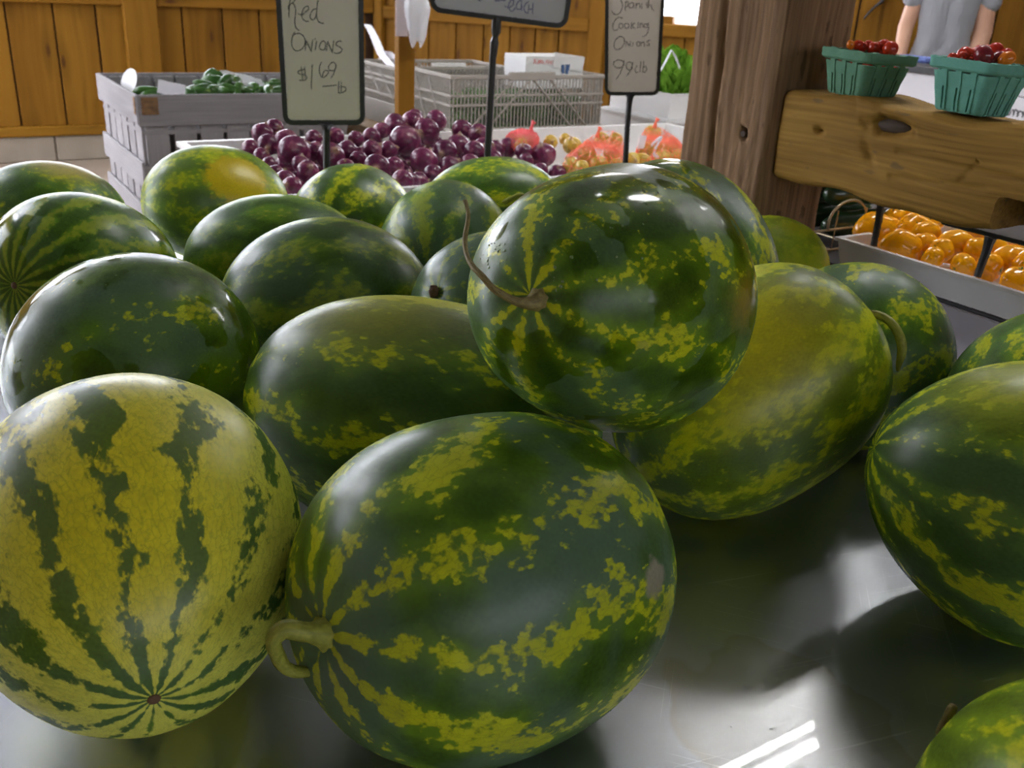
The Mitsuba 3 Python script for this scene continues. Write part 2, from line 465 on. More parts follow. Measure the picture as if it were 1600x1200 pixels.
ceiling_light(2.65, 1.64, 2.70, 'twin tube ceiling light hanging over the watermelon table', 1.25, 2.0)
ceiling_light(5.6, 1.64, 2.70, 'twin tube ceiling light hanging beyond the timber post')
ceiling_light(5.6, 4.6, 2.70, 'twin tube ceiling light hanging over the checkout')


# ------------------------------------------------------------------ tables
t = thing('steel_table', 'brushed stainless steel display table carrying the watermelons', 'table')
TA0, TA1, TB0, TB1, TZ = -1.75, 1.345, -0.14, 2.12, 0.75
add(t + '__tabletop', cat(rbox(TA0, TA1, TB0, TB1, TZ - 0.012, TZ, 0.003), rbox(TA0 + 0.004, TA1 - 0.004, TB0 + 0.004, TB0 + 0.02, TZ - 0.05, TZ - 0.01), rbox(TA0 + 0.004, TA1 - 0.004, TB1 - 0.02, TB1 - 0.004, TZ - 0.05, TZ - 0.01),
                           rbox(TA0 + 0.004, TA0 + 0.02, TB0, TB1, TZ - 0.05, TZ - 0.01), rbox(TA1 - 0.02, TA1 - 0.004, TB0, TB1, TZ - 0.05, TZ - 0.01)), 'steel')
for a in (TA0 + 0.1, TA1 - 0.1):
    for b in (TB0 + 0.1, TB1 - 0.1):
        add(t + '__leg', tube([W(a, b, 0.0), W(a, b, TZ - 0.012)], 0.021, 14), 'leg_steel', smooth=40)
add(t + '__shelf', rbox(TA0 + 0.1, TA1 - 0.1, TB0 + 0.1, TB1 - 0.1, 0.18, 0.195), 'leg_steel')

# water spilled on the steel, seen at the front
scene['water'] = {'type': 'thindielectric', 'int_ior': 1.33}
scene['water_drop'] = {'type': 'dielectric', 'int_ior': 1.33}
pud = [(1195, 980), (1250, 985), (1300, 1010), (1312, 1060), (1322, 1110), (1330, 1160), (1325, 1200), (1290, 1235), (1190, 1250), (1110, 1240), (1093, 1205), (1112, 1165), (1150, 1120), (1185, 1085), (1205, 1040), (1190, 1005)]
pp = np.array([on_z(x, y, TZ + 0.0008) for x, y in pud])
pp = spline(np.vstack([pp, pp[:1]]), 90)[:-1]
c0 = pp.mean(0)
pp = pp + (pp - c0) * (0.05 * (meshkit.fbm(pp * 60, 3) - 0.5))[:, None]
n = len(pp); rings = []
for f_, z_ in ((1.0, 0.00005), (0.994, 0.0006), (0.985, 0.0009), (0.972, 0.0010)):
    r_ = c0 + (pp - c0) * f_; r_[:, 2] = TZ + z_; rings.append(r_)
vv = np.vstack(rings + [[[c0[0], c0[1], TZ + 0.0010]]])
ff = []
for q_ in range(3):
    for i in range(n):
        a_, b_, c_, d_ = q_ * n + i, q_ * n + (i + 1) % n, (q_ + 1) * n + (i + 1) % n, (q_ + 1) * n + i
        ff += [[a_, b_, c_], [a_, c_, d_]]
ff += [[3 * n + i, 3 * n + (i + 1) % n, 4 * n] for i in range(n)]
k = thing('puddle', 'clear water spilled on the steel tabletop at its front edge', 'puddle')
add(k, trimesh.Trimesh(vv, np.array(ff), process=False), 'water')
for x, y, r in ((1235, 1040, 3.0), (1166, 1075, 3.5), (1238, 1071, 2.5), (1205, 1140, 2.5), (1141, 1137, 2.2), (1301, 1029, 2.2), (1197, 917, 1.8)):
    p = on_z(x, y, TZ); r = r * depth_of(p) / F_PX
    m = trimesh.creation.icosphere(2, 1.0); m.vertices = m.vertices * [r * 1.2, r, r * 0.55] + p + [0, 0, r * 0.25]
    k = thing('water_drop', 'small water drop lying on the steel tabletop', 'water drop', 'water drops on the steel table')
    add(k, m, 'water_drop', smooth=True)

# the neighbouring produce table (painted panel) with its white tray
t = thing('produce_table', 'pale lilac grey panelled table under the tray of yellow tomatoes', 'table')
PA = 1.581
add(t + '__front_panel', rbox(PA, PA + 0.02, -0.9, 1.80, 0.03, 0.788, 0.002), 'pale_panel')
add(t + '__tabletop', rbox(PA + 0.004, 2.50, -0.9, 1.80, 0.7885, 0.7965, 0.002), 'dark_metal')
for a in (PA + 0.06, 2.44):
    for b in (-0.84, 1.74):
        add(t + '__leg', rbox(a - 0.03, a + 0.03, b - 0.03, b + 0.03, 0, 0.788, 0.003), 'pale_panel')
k = thing('tray', 'long white plastic tray holding yellow tomatoes beside the timber post', 'tray')
RZ = 0.853


def tote(a0, a1, b0, b1, z0, z1, th=0.006, flare=0.012, lip=0.012):
    """An open tub with slanted walls and a turned lip, in the room's axes."""
    def ring(e, z):
        return [W(a, b, z) for a, b in ((a0 - e, b0 - e), (a1 + e, b0 - e), (a1 + e, b1 + e), (a0 - e, b1 + e))]
    R = [ring(-flare, z0), ring(0, z1 - lip), ring(lip, z1 - lip), ring(lip, z1), ring(-th, z1), ring(-flare - th, z0 + th)]
    v = np.array([p for r in R for p in r]); f = []
    for i in range(5):
        for j in range(4):
            q = [i * 4 + j, i * 4 + (j + 1) % 4, i * 4 + 4 + (j + 1) % 4, i * 4 + 4 + j]; f += [[q[0], q[1], q[2]], [q[0], q[2], q[3]]]
    f += [[0, 2, 1], [0, 3, 2], [20, 21, 22], [20, 22, 23]]
    m = trimesh.Trimesh(v, np.array(f), process=False)
    m.fix_normals()
    return m


add(k, tote(1.578, 2.03, 0.02, 1.245, 0.797, RZ, 0.006, 0.008, 0.006), 'white_plastic')

# ------------------------------------------------------------------ timber post and beam
def timber(size, c, axes, res, rnd, amp, seed, edit=None):
    """A hewn timber: a box with rounded edges, split finely and worn by noise."""
    h = np.asarray(size, float) / 2
    nn = [max(2, int(s / res)) for s in size]
    V, Fc, off = [], [], 0
    for ax in range(3):
        o = [a for a in range(3) if a != ax]
        for sg in (-1, 1):
            g = np.meshgrid(np.linspace(-1, 1, nn[o[0]] + 1), np.linspace(-1, 1, nn[o[1]] + 1), indexing='ij')
            p = np.zeros(g[0].shape + (3,)); p[..., o[0]] = g[0]; p[..., o[1]] = g[1]; p[..., ax] = sg
            i, j = np.meshgrid(np.arange(nn[o[0]]), np.arange(nn[o[1]]), indexing='ij')
            s = nn[o[1]] + 1
            q = np.stack([i * s + j, (i + 1) * s + j, (i + 1) * s + j + 1, i * s + j + 1], -1).reshape(-1, 4) + off
            tri = np.vstack([q[:, [0, 1, 2]], q[:, [0, 2, 3]]])
            e = np.cross(np.eye(3)[o[0]], np.eye(3)[o[1]])[ax] * sg
            Fc.append(tri if e > 0 else tri[:, ::-1]); V.append(p.reshape(-1, 3) * h); off += p.shape[0] * p.shape[1]
    v, f = np.vstack(V), np.vstack(Fc)
    m = trimesh.Trimesh(v, f, process=False); m.merge_vertices(digits_vertex=6)
    v = np.array(m.vertices)
    inn = np.clip(v, -(h - rnd), h - rnd); d = v - inn; l = np.linalg.norm(d, axis=1, keepdims=True)
    nrm = np.where(l > 1e-9, d / np.maximum(l, 1e-9), 0)
    v = inn + nrm * np.minimum(l, rnd)
    q = v * np.array([3, 3, 3.0]) + seed
    v = v + nrm * (amp * (meshkit.fbm(v * [9, 9, 9] + seed, 4, seed) - 0.5) * 2)[:, None]
    if edit: v = edit(v, nrm, h)
    m.vertices = v @ np.asarray(axes) + np.asarray(c)
    return m


def post_edit(v, nrm, h):
    # local x = E1, y = E2, z up; the face x = -h0 looks to the left. A long drying check, a peg hole and a worn corner
    z = v[:, 2] + 1.675
    left = nrm[:, 0] < -0.5
    crack_y = -0.119 + 0.155 + 0.010 * np.sin(z * 5) + 0.002 * np.sin(z * 31) + (z - 1.1) * 0.015
    w = 0.0055 + 0.002 * np.sin(z * 11)
    dep = np.where(left, 0.012 * np.exp(-((v[:, 1] - crack_y) / w) ** 2), 0)
    hole = np.where(left, 0.020 * np.exp(-(((v[:, 1] - PEG[0]) / 0.0075) ** 2 + ((z - PEG[1]) / 0.012) ** 2) ** 2), 0)
    grain = np.where(left, 0.0012 * np.sin(v[:, 1] * 260 + 3 * np.sin(z * 3)), 0) + np.where(nrm[:, 1] < -0.5, 0.0012 * np.sin(v[:, 0] * 260 + 3 * np.sin(z * 4)), 0)
    v = v.copy(); v[:, 0] += dep + hole + grain * left; v[:, 1] += grain * (nrm[:, 1] < -0.5)
    return v


A0, A1_, B0, B1_ = 1.353, 1.536, 1.266, 1.504
q = on_pl(1161, 209, E1, A0); PEG = (q @ E2 - (B0 + B1_) / 2, q[2])
k = thing('timber_post', 'tall rough brown timber post standing behind the watermelon table', 'post')
add(k + '__shaft', timber((A1_ - A0, B1_ - B0, 3.35), W((A0 + A1_) / 2, (B0 + B1_) / 2, 1.675), ROOM, 0.006, 0.014, 0.0035, 3, post_edit), 'post_oak', smooth=50)
m = tube([W(A0 + 0.016, q @ E2, q[2]), W(A0 - 0.001, q @ E2, q[2])], 0.006, 10)
add(k + '__peg', m, 'hole_dark')

KN = [(1385, 198, 0.040, 0.0145, 0.026), (1278, 204, 0.0085, 0.0045, 0.014)]
BE0, BE1 = 0.10, B0 + 0.002
bc = ((1.373 + 1.523) / 2, (BE0 + BE1) / 2, (0.982 + 1.143) / 2)


def beam_edit(v, nrm, h):
    left = nrm[:, 0] < -0.4
    rough = meshkit.fbm(v * [40, 40, 40] + 3, 3, 21) - 0.5
    v = v.copy(); b = v[:, 1] + bc[1]; z = v[:, 2] + bc[2]
    for x, y, ra, rz, dp in KN:
        c = on_pl(x, y, E1, 1.373)
        v[:, 0] += np.where(left, dp * np.exp(-((((b - c @ E2) / ra) ** 2 + ((z - c[2]) / rz) ** 2) * np.clip(1 + 2.2 * rough, 0.25, 3)) ** 1.5), 0)
    c = on_pl(1355, 240, E1, 1.373)
    u = (b - c @ E2) * 0.75 + (z - c[2]) * -0.66; w = (b - c @ E2) * 0.66 + (z - c[2]) * 0.75
    v[:, 0] += np.where(left, 0.009 * np.exp(-(u / 0.008) ** 2 - (w / 0.022) ** 2), 0)
    # cracks along the grain and one axe cut
    for x0, y0, x1, y1, dp, wd in ((1300, 236, 1352, 254, 0.004, 0.002), (1400, 238, 1600, 283, 0.004, 0.0022), (1390, 276, 1540, 297, 0.004, 0.0022), (1498, 283, 1530, 250, 0.004, 0.0016)):
        p0, p1 = on_pl(x0, y0, E1, 1.373), on_pl(x1, y1, E1, 1.373)
        a0, a1 = np.array([p0 @ E2, p0[2]]), np.array([p1 @ E2, p1[2]])
        P_ = np.stack([b, z], 1); d = a1 - a0
        t_ = np.clip(((P_ - a0) @ d) / (d @ d), 0, 1)
        dist = np.linalg.norm(P_ - a0 - t_[:, None] * d, axis=1)
        v[:, 0] += np.where(left, dp * np.exp(-(dist / wd) ** 2), 0)
    # uneven lower and upper edges
    v[:, 2] += np.where(np.abs(nrm[:, 2]) > 0.3, 0.004 * np.sin(b * 17 + 1.3) + 0.003 * np.sin(b * 41), 0)
    return v


bm = timber((0.15, BE1 - BE0, 0.161), W(*bc), ROOM, 0.0045, 0.016, 0.004, 11, beam_edit)
cut = timber((0.115, 0.16, 0.10), W(1.412, 0.735, 0.992), ROOM, 0.012, 0.012, 0.006, 5)
bm = unmani(mani(bm) - mani(cut))
k = thing('timber_beam', 'hewn ochre timber beam with a large knot, let into the post', 'beam')
add(k + '__timber', bm, 'beam_oak', smooth=40)
c = on_pl(1384, 198, E1, 1.373)
kv = trimesh.creation.icosphere(3, 1.0); kv.vertices = kv.vertices * [0.010, 0.036, 0.0118]
kv.vertices += (0.004 * (meshkit.fbm(kv.vertices * 160, 3) - 0.5))[:, None] * [1, 1, 0.5]
kv.vertices = kv.vertices @ ROOM + W(1.393, c @ E2, c[2])
add(k + '__knot', kv, 'hole_dark', smooth=True)

# ------------------------------------------------------------------ watermelons
MEL = {
 1: (-0.2853, 0.6149, 0.8782, -1.1300, -0.1596, 0.1495, 0.1293, 0.1178, 1.9483),
 2: (-0.0109, 0.6019, 0.8796, 3.9088, 0.1621, 0.1499, 0.1275, -0.0025, 2.3441),
 3: (0.4926, 0.7664, 0.8817, 2.8962, 0.1976, 0.1587, 0.1318, -0.0144, 1.7809),
 4: (0.3587, 0.3339, 0.8702, 2.2521, 0.2024, 0.1459, 0.1190, 0.0000, 2.0500),
 5: (0.0647, 0.7364, 1.0658, -2.0796, 0.2713, 0.1207, 0.1057, 0.2988, 2.8622),
 6: (0.2586, 0.9595, 0.8945, 0.2932, 0.6105, 0.1551, 0.1224, -0.0428, 2.3451),
 7: (0.4422, 1.1590, 0.8709, 0.8600, -0.0231, 0.1260, 0.1224, -0.0191, 2.0623),
 8: (0.6432, 1.0131, 0.8712, 0.5113, -0.0220, 0.1440, 0.1212, 0.0000, 2.0500),
 9: (-0.0891, 0.8773, 0.8786, 3.0139, 0.1181, 0.1855, 0.1266, 0.0317, 2.1802),
 10: (-0.4235, 0.9774, 0.8781, 0.7582, 0.2204, 0.1382, 0.1283, 0.0061, 1.9997),
 11: (-0.2590, 1.2333, 0.8737, 3.5183, -0.0507, 0.1469, 0.1231, -0.0033, 1.9947),
 12: (-0.3790, 1.4433, 0.8640, 0.1675, -0.0049, 0.1462, 0.1143, 0.0000, 2.0500),
 13: (-0.6200, 1.3037, 0.8718, -1.8640, 0.2127, 0.1403, 0.1232, -0.1264, 2.1336),
 14: (-0.8205, 1.5956, 0.8648, 0.2884, 0.0632, 0.1371, 0.1148, 0.0000, 2.0500),
 15: (-0.6013, 1.8418, 0.8649, 0.5897, -0.1311, 0.1418, 0.1144, 0.0002, 2.0610),
 16: (-0.3131, 1.7403, 0.8638, 1.2711, -0.0784, 0.1279, 0.1132, 0.0053, 2.0683),
 17: (-0.1264, 1.5846, 0.8685, 1.5272, 0.1440, 0.1360, 0.1145, -0.0007, 2.0912),
 18: (-0.0012, 1.1792, 0.8821, -2.3441, 0.4739, 0.1552, 0.1183, 0.0185, 2.1140),
 19: (-0.0564, 1.8402, 0.8682, 0.1178, 0.0734, 0.1459, 0.1182, -0.0159, 2.1264),
 20: (0.2460, 1.4200, 0.9090, 1.8486, 0.3896, 0.1919, 0.1439, 0.0000, 2.0500),
 21: (0.4380, 1.6180, 0.8500, 0.6023, -0.0175, 0.1160, 0.0990, 0.0000, 2.0500),
}
MLABEL = {
 1: 'pale yellow watermelon with broad green stripes and a brown blossom scar, front left',
 2: 'large dark green watermelon at the front with a thick curled stem',
 3: 'dark watermelon with slanted light bands, standing alone on the steel right of the water',
 4: 'watermelon with a dry stem stub, cut off by the bottom right corner of the photo',
 5: 'wet dark watermelon on top of the pile with a long twisting dried stem',
 6: 'light green watermelon with a yellow ground spot under the topmost one',
 7: 'watermelon with a small ring mark, behind the green curved stem, next to the white tray',
 8: 'watermelon half out of the photo at the right edge, below the white tray wall',
 9: 'long dark watermelon lying sideways left of the topmost one',
 10: 'very dark wet watermelon without clear stripes, behind the pale yellow one',
 11: 'dark green watermelon with diagonal mottled stripes in the middle of the pile',
 12: 'plain green watermelon with hardly any stripes, behind the one in the middle',
 13: 'striped watermelon at the left edge with fine light stripes meeting at its blossom end',
 14: 'rearmost watermelon at the left edge with a pale yellow patch on its top',
 15: 'round watermelon with a large bright yellow ground spot beside the grey crate',
 16: 'small striped watermelon in the rear row below the red onion sign',
 17: 'watermelon with upright light bands, in front of the one with a thin green stem',
 18: 'half hidden watermelon with a small brown blossom remnant left of the topmost one',
 19: 'rear watermelon with a thin green stem, just in front of the red onions',
 20: 'tall watermelon with a water patch leaning between the topmost one and the post',
 21: 'small yellow green watermelon at the foot of the timber post',
}
DV, DK, DG, DY = (0.27, 0.40, 0.012), (0.060, 0.140, 0.006), (0.072, 0.175, 0.010), (0.13, 0.23, 0.010)
DL = (0.155, 0.255, 0.009)
LY, LG, LP = (0.52, 0.56, 0.010), (0.29, 0.37, 0.022), (0.66, 0.67, 0.10)
BL = (0.090, 0.155, 0.095)
# dark, light, stripes, band strength, threshold, bloom, wet, phase, softness
MPAR = {
 1: (DG, LP, 13, 0.50, 0.355, 0.35, 0.0, 0.30, 0.085),
 2: (DK, LY, 10, 0.42, 0.692, 1.00, 0.0, 0.10, 0.07),
 3: (DK, LY, 11, 0.42, 0.670, 0.35, 0.0, 0.40, 0.10),
 4: (DL, LY, 10, 0.35, 0.695, 0.10, 0.0, 0.20, 0.12),
 5: (DK, LY, 9, 0.40, 0.715, 0.55, 0.55, 0.55, 0.07),
 6: (DL, LY, 10, 0.38, 0.590, 0.55, 0.0, 0.30, 0.14),
 7: (DG, LY, 10, 0.40, 0.665, 0.80, 0.0, 0.70, 0.10),
 8: (DG, LY, 10, 0.36, 0.705, 0.55, 0.0, 0.20, 0.12),
 9: (DK, LY, 9, 0.45, 0.670, 0.40, 0.0, 0.35, 0.09),
 10: (DK, LY, 10, 0.26, 0.830, 0.75, 0.60, 0.00, 0.09),
 11: (DK, LG, 10, 0.42, 0.635, 0.70, 0.0, 0.45, 0.16),
 12: (DG, LG, 9, 0.25, 0.730, 0.45, 0.0, 0.00, 0.18),
 13: (DG, LG, 17, 0.56, 0.585, 0.40, 0.45, 0.10, 0.10),
 14: (DG, LY, 9, 0.30, 0.725, 0.45, 0.0, 0.30, 0.16),
 15: (DY, LY, 9, 0.30, 0.705, 0.30, 0.0, 0.60, 0.18),
 16: (DK, LY, 10, 0.42, 0.635, 0.80, 0.0, 0.20, 0.14),
 17: (DG, LG, 11, 0.46, 0.595, 0.80, 0.0, 0.00, 0.14),
 18: (DG, LG, 10, 0.36, 0.665, 1.00, 0.0, 0.50, 0.16),
 19: (DG, LY, 9, 0.40, 0.645, 0.20, 0.0, 0.40, 0.16),
 20: (DG, LY, 9, 0.48, 0.650, 1.00, 0.25, 0.25, 0.12),
 21: (DV, LY, 9, 0.36, 0.570, 0.10, 0.0, 0.10, 0.20),
}
# yellow ground spots and scars, by a pixel of their middle: radius (in melon radii), colour, edge, strength
GY = (0.56, 0.43, 0.004)
MSPOT = {1: (180, 760, 0.75, (0.74, 0.64, 0.012), 0.5, 0.9), 2: (1019, 903, 0.10, (0.30, 0.27, 0.20), 0.03, 0.9), 3: (1610, 590, 0.40, (0.34, 0.38, 0.02), 0.30, 0.8),
         6: (1185, 535, 0.50, (0.50, 0.44, 0.010), 0.45, 0.85), 9: (590, 480, 0.42, (0.34, 0.34, 0.03), 0.35, 0.65), 14: (105, 259, 0.38, (0.50, 0.42, 0.12), 0.2, 0.9),
         15: (374, 277, 0.44, GY, 0.07, 1.0), 5: (1164, 470, 0.16, (0.30, 0.19, 0.01), 0.15, 0.7), 21: (1250, 380, 0.9, (0.22, 0.30, 0.02), 0.6, 0.6)}


def melon_frame(k):
    x, y, z, th, ph, a, b, e, kk = MEL[k]
    d = np.array([math.cos(ph) * math.cos(th), math.cos(ph) * math.sin(th), math.sin(ph)])
    ax = np.cross(d, EZ); ax /= np.linalg.norm(ax)
    ay = np.cross(d, ax)
    # the pattern's seam faces away from the camera
    view = EYE - np.array([x, y, z]); view -= d * (view @ d)
    u0 = math.atan2(view @ ay, view @ ax) + math.pi
    return np.array([x, y, z]), d, math.cos(u0) * ax + math.sin(u0) * ay, np.cross(d, math.cos(u0) * ax + math.sin(u0) * ay), a, b, e, kk


def melon_hit(k, px, py):
    """Where the pixel's ray meets melon k: (point, unit pattern direction)."""
    c, d, ax, ay, a, b, e, kk = melon_frame(k)
    r = ray(px, py); r /= np.linalg.norm(r)
    Q = np.eye(3) / b ** 2 + (1 / a ** 2 - 1 / b ** 2) * np.outer(d, d)
    o = EYE - c
    A, B, C = r @ Q @ r, r @ Q @ o, o @ Q @ o - 1
    p = EYE + r * (-B - math.sqrt(max(B * B - A * C, 0))) / A
    w = p - c
    qv = np.array([w @ ax / b, w @ ay / b, w @ d / a])
    return p, qv / np.linalg.norm(qv)


NM = 22
TAB = {n: [0.0] * NM for n in ('dr', 'dg', 'db', 'lr', 'lg', 'lb', 'n', 'A', 'T', 'bl', 'wet', 'ph', 'sf', 'sx', 'sy', 'sz', 'sr', 'se', 'ss', 'cr', 'cg', 'cb')}
for k, (dk, lt, n, A, Tt, bl, wet, ph, sf) in MPAR.items():
    for nme, v in zip(('dr', 'dg', 'db', 'lr', 'lg', 'lb', 'n', 'A', 'T', 'bl', 'wet', 'ph', 'sf'), (*dk, *lt, n, A, Tt, bl, wet, ph, sf)):
        TAB[nme][k] = float(v)
    TAB['sz'][k] = 1.0; TAB['se'][k] = 0.1; TAB['sr'][k] = -1.0
    if k in MSPOT:
        px, py, r, col, ed, st = MSPOT[k]
        qv = melon_hit(k, px, py)[1]
        for nme, v in zip(('sx', 'sy', 'sz', 'sr', 'se', 'ss', 'cr', 'cg', 'cb'), (*qv, r, ed, st, *col)):
            TAB[nme][k] = float(v)
TABD = {n: mi.Float(v) for n, v in TAB.items()}
dr.eval(*TABD.values())


def melon_coords(uv):
    tid = dr.floor(uv.x + 1e-4)
    fr = uv.x - tid
    i = mi.UInt32(dr.clip(tid, 0, NM - 1))
    th, al = fr * (2 * math.pi), dr.clip(uv.y, 0, 1) * math.pi
    s = dr.sin(al)
    q = mi.Vector3f(s * dr.cos(th), s * dr.sin(th), dr.cos(al))
    g = lambda n: dr.gather(mi.Float, TABD[n], i)
    return i, tid, fr, s, q, g


def melon_wet(q, tid, g):
    o = tid * 7.13
    w = fb(q.x * 2.3 + o, q.y * 2.3, q.z * 2.3 + 3, octaves=4)
    return sst(0.505, 0.525, w + 0.30 * (g('wet') - 0.62)) * dr.select(g('wet') > 0.05, 1.0, 0.0)


def melon_fn(p, n, uv):
    i, tid, fr, s, q, g = melon_coords(uv)
    o = tid * 11.37
    A, Tt, N = g('A'), g('T'), g('n')
    warp = (fb(q.x * 2.2 + o, q.y * 2.2, q.z * 2.2) - 0.5) * 0.8 + (fb(q.x * 8 + o, q.y * 8, q.z * 5) - 0.5) * 0.45
    ph = fr * N + g('ph') + warp * dr.minimum(1.0, s * 1.4)
    cell = dr.floor(ph)
    band = 0.5 - 0.5 * dr.cos(2 * math.pi * (ph - cell))
    sr = mikit.cell_rand(dr.floor(ph) - dr.floor(dr.floor(ph) / N) * N, tid, 2)
    patch = fb(q.x * 4.2 + o, q.y * 4.2 + 9, q.z * 3.0)
    f1 = fb(q.x * 24 + o, q.y * 24, q.z * 13, octaves=4)
    # the light flecks are cells parted by a fine dark net
    d1, d2, w = mikit.voronoi(fr * 120 + o + 1.6 * f1, uv.y * 52 + (f1 - 0.5) * 3)
    net = sst(0.0, 0.22, d2 - d1)
    pole = sst(0.60, 0.15, s)
    env = A * (band - 0.5) + 0.75 * (patch - 0.5) + 0.14 * (sr - 0.5)
    x = 0.5 + env + 0.95 * (f1 - 0.5) + 0.10 * (w - 0.5) - 0.05 * pole + 0.22 * pole * (band - 0.5)
    sf = g('sf')
    m = sst(Tt - sf, Tt + sf, x)
    m = m * (0.50 + 0.50 * net) + 0.22 * sst(0.75, 1.0, m) * (1 - net)
    soft = sst(-0.25, 0.25, env)
    fine = nz(q.x * 70 + o, q.y * 70, q.z * 55)
    dark = mi.Color3f(g('dr'), g('dg'), g('db'))
    light = mi.Color3f(g('lr'), g('lg'), g('lb'))
    blm = sst(0.36, 0.64, fb(q.x * 2.0 + o + 5, q.y * 2.0, q.z * 2.0, octaves=4)) * g('bl')
    wet = melon_wet(q, tid, g)
    blm = blm * (1 - wet)
    dark2 = dark * (0.56 + 0.3 * fine) + (dark * 0.45 + mi.Color3f(0.060, 0.085, 0.001)) * soft
    c = dr.lerp(dark2, mi.Color3f(*BL) * (0.9 + 0.2 * fine), 0.85 * blm)
    dsp = dr.norm(q - mi.Vector3f(g('sx'), g('sy'), g('sz')))
    sp = dr.clip(sst(g('sr') + g('se'), g('sr') - g('se'), dsp + 0.25 * (f1 - 0.5) * dr.minimum(1.0, g('sr') * 3)) * g('ss'), 0, 1)
    spot = mi.Color3f(g('cr'), g('cg'), g('cb')) * (0.9 + 0.2 * fine)
    ripe = dr.select(dr.abs(tid - 1.0) < 0.5, mi.Float(1.0), mi.Float(0.0))      # on the pale melon only the light ground is yellowed
    c = dr.lerp(c, dr.lerp(light, spot, sp * ripe) * (0.82 + 0.3 * f1), dr.clip(m, 0, 1))
    c = dr.lerp(c, c * 0.72 + mi.Color3f(*BL) * 0.28, blm * 0.6)
    c = dr.lerp(c, spot, sp * (1 - 0.92 * ripe))
    return c * (1 - 0.25 * wet)


def melon_rough(p, n, uv):
    i, tid, fr, s, q, g = melon_coords(uv)
    wet = melon_wet(q, tid, g)
    o = tid * 3.1
    r = 0.34 + 0.10 * (fb(q.x * 3 + o, q.y * 3, q.z * 3) - 0.5) + 0.08 * (nz(q.x * 40, q.y * 40, q.z * 40 + o) - 0.5)
    return dr.lerp(r, mi.Float(0.13), wet)


P('melon_rind', mikit.proc(melon_fn), mikit.proc(melon_rough), specular=0.42)
P('stem_green', mikit.proc(lambda p, n, uv: mixc((0.17, 0.20, 0.018), (0.38, 0.38, 0.06), fb(uv.x * 3, uv.y * 18, 2.0))), 0.55)
P('stem_dry', mikit.proc(lambda p, n, uv: mixc((0.10, 0.075, 0.02), (0.33, 0.27, 0.10), fb(uv.x * 3, uv.y * 18, 5.0))), 0.6)
P('scar_brown', (0.13, 0.07, 0.035), 0.8)


def melon_mesh(k, nu, nv):
    c, d, ax, ay, a, b, e, kk = melon_frame(k)
    v = np.linspace(0, 1, nv + 1)
    al = v * np.pi
    t = np.cos(al)
    r = (1 - np.abs(t) ** kk) ** (1 / kk) * (1 - e * t)
    # a slight dimple at both ends
    t = t - 0.020 * np.sign(t) * np.exp(-(np.sin(al) / 0.13) ** 2)
    th = np.arange(nu + 1) / nu * 2 * np.pi
    tt, rr = np.meshgrid(t, r, indexing='ij')[0], None
    X = b * r[:, None] * np.cos(th)[None]; Y = b * r[:, None] * np.sin(th)[None]; Z = a * t[:, None] * np.ones_like(th)[None]
    L = np.stack([X, Y, Z], -1)
    nb = L / np.linalg.norm(L, axis=-1, keepdims=True)
    bump = 1 + 0.008 * (meshkit.fbm(nb * 2.3 + k * 5, 3, k) - 0.5) + 0.0018 * np.cos(th * 10 + k)[None] * np.sin(al)[:, None] + 0.0012 * (meshkit.fbm(nb * 14 + k, 2, k) - 0.5)
    L = L * bump[..., None]
    V = (c + L[..., :1] * ax + L[..., 1:2] * ay + L[..., 2:] * d).reshape(-1, 3)
    UV = np.stack(np.broadcast_arrays(k + (0.0005 + 0.999 * th / (2 * np.pi))[None], v[:, None]), -1).reshape(-1, 2)
    i, j = np.meshgrid(np.arange(nv), np.arange(nu), indexing='ij'); s = nu + 1
    q = np.stack([i * s + j, (i + 1) * s + j, (i + 1) * s + j + 1, i * s + j + 1], -1).reshape(-1, 4)
    f = np.vstack([q[:, [0, 1, 2]], q[:, [0, 2, 3]]])
    A_, B_, C_ = V[f[:, 0]], V[f[:, 1]], V[f[:, 2]]
    ok = np.linalg.norm(np.cross(B_ - A_, C_ - A_), axis=1) > 1e-12
    m = trimesh.Trimesh(V, f[ok], process=False)
    # normals without a seam
    n = np.zeros_like(V); fn = np.cross(V[m.faces[:, 1]] - V[m.faces[:, 0]], V[m.faces[:, 2]] - V[m.faces[:, 0]])
    for kx in range(3): np.add.at(n, m.faces[:, kx], fn)
    n = n.reshape(nv + 1, nu + 1, 3); s_ = n[:, 0] + n[:, -1]; n[:, 0] = s_; n[:, -1] = s_
    n[0] = d; n[-1] = -d
    n = n.reshape(-1, 3); n /= np.linalg.norm(n, axis=1, keepdims=True)
    if (n.reshape(nv + 1, nu + 1, 3)[nv // 2, 0] @ (V.reshape(nv + 1, nu + 1, 3)[nv // 2, 0] - c)) < 0:
        n = -n; n = n.reshape(nv + 1, nu + 1, 3); n[0] = d; n[-1] = -d; n = n.reshape(-1, 3); m.faces = m.faces[:, ::-1]
    return m, UV, n


def ply_n(mesh, bsdf, uv, n):
    path = meshkit.write_ply(mesh, False, uv, None, n)
    return {'type': 'ply', 'filename': path, 'face_normals': False, 'bsdf': {'type': 'ref', 'id': bsdf}}


MKEY = {}
for k in MEL:
    t = thing('watermelon', MLABEL[k], 'watermelon', 'watermelons on the steel table')
    MKEY[k] = t
    big = k in (1, 2, 3, 5, 6, 9, 10)
    m, uv, n = melon_mesh(k, 144 if big else 96, 96 if big else 64)
    scene[t + '__rind'] = ply_n(m, 'melon_rind', uv, n)


def px_path(pts):
    """(x, y, distance from the eye in metres, radius in px) -> points and radii."""
    out, rad = [], []
    for x, y, dist, r in pts:
        v = ray(x, y); v /= np.linalg.norm(v)
        p = EYE + v * dist; out.append(p); rad.append(r * depth_of(p) / F_PX)
    return np.array(out), np.array(rad)


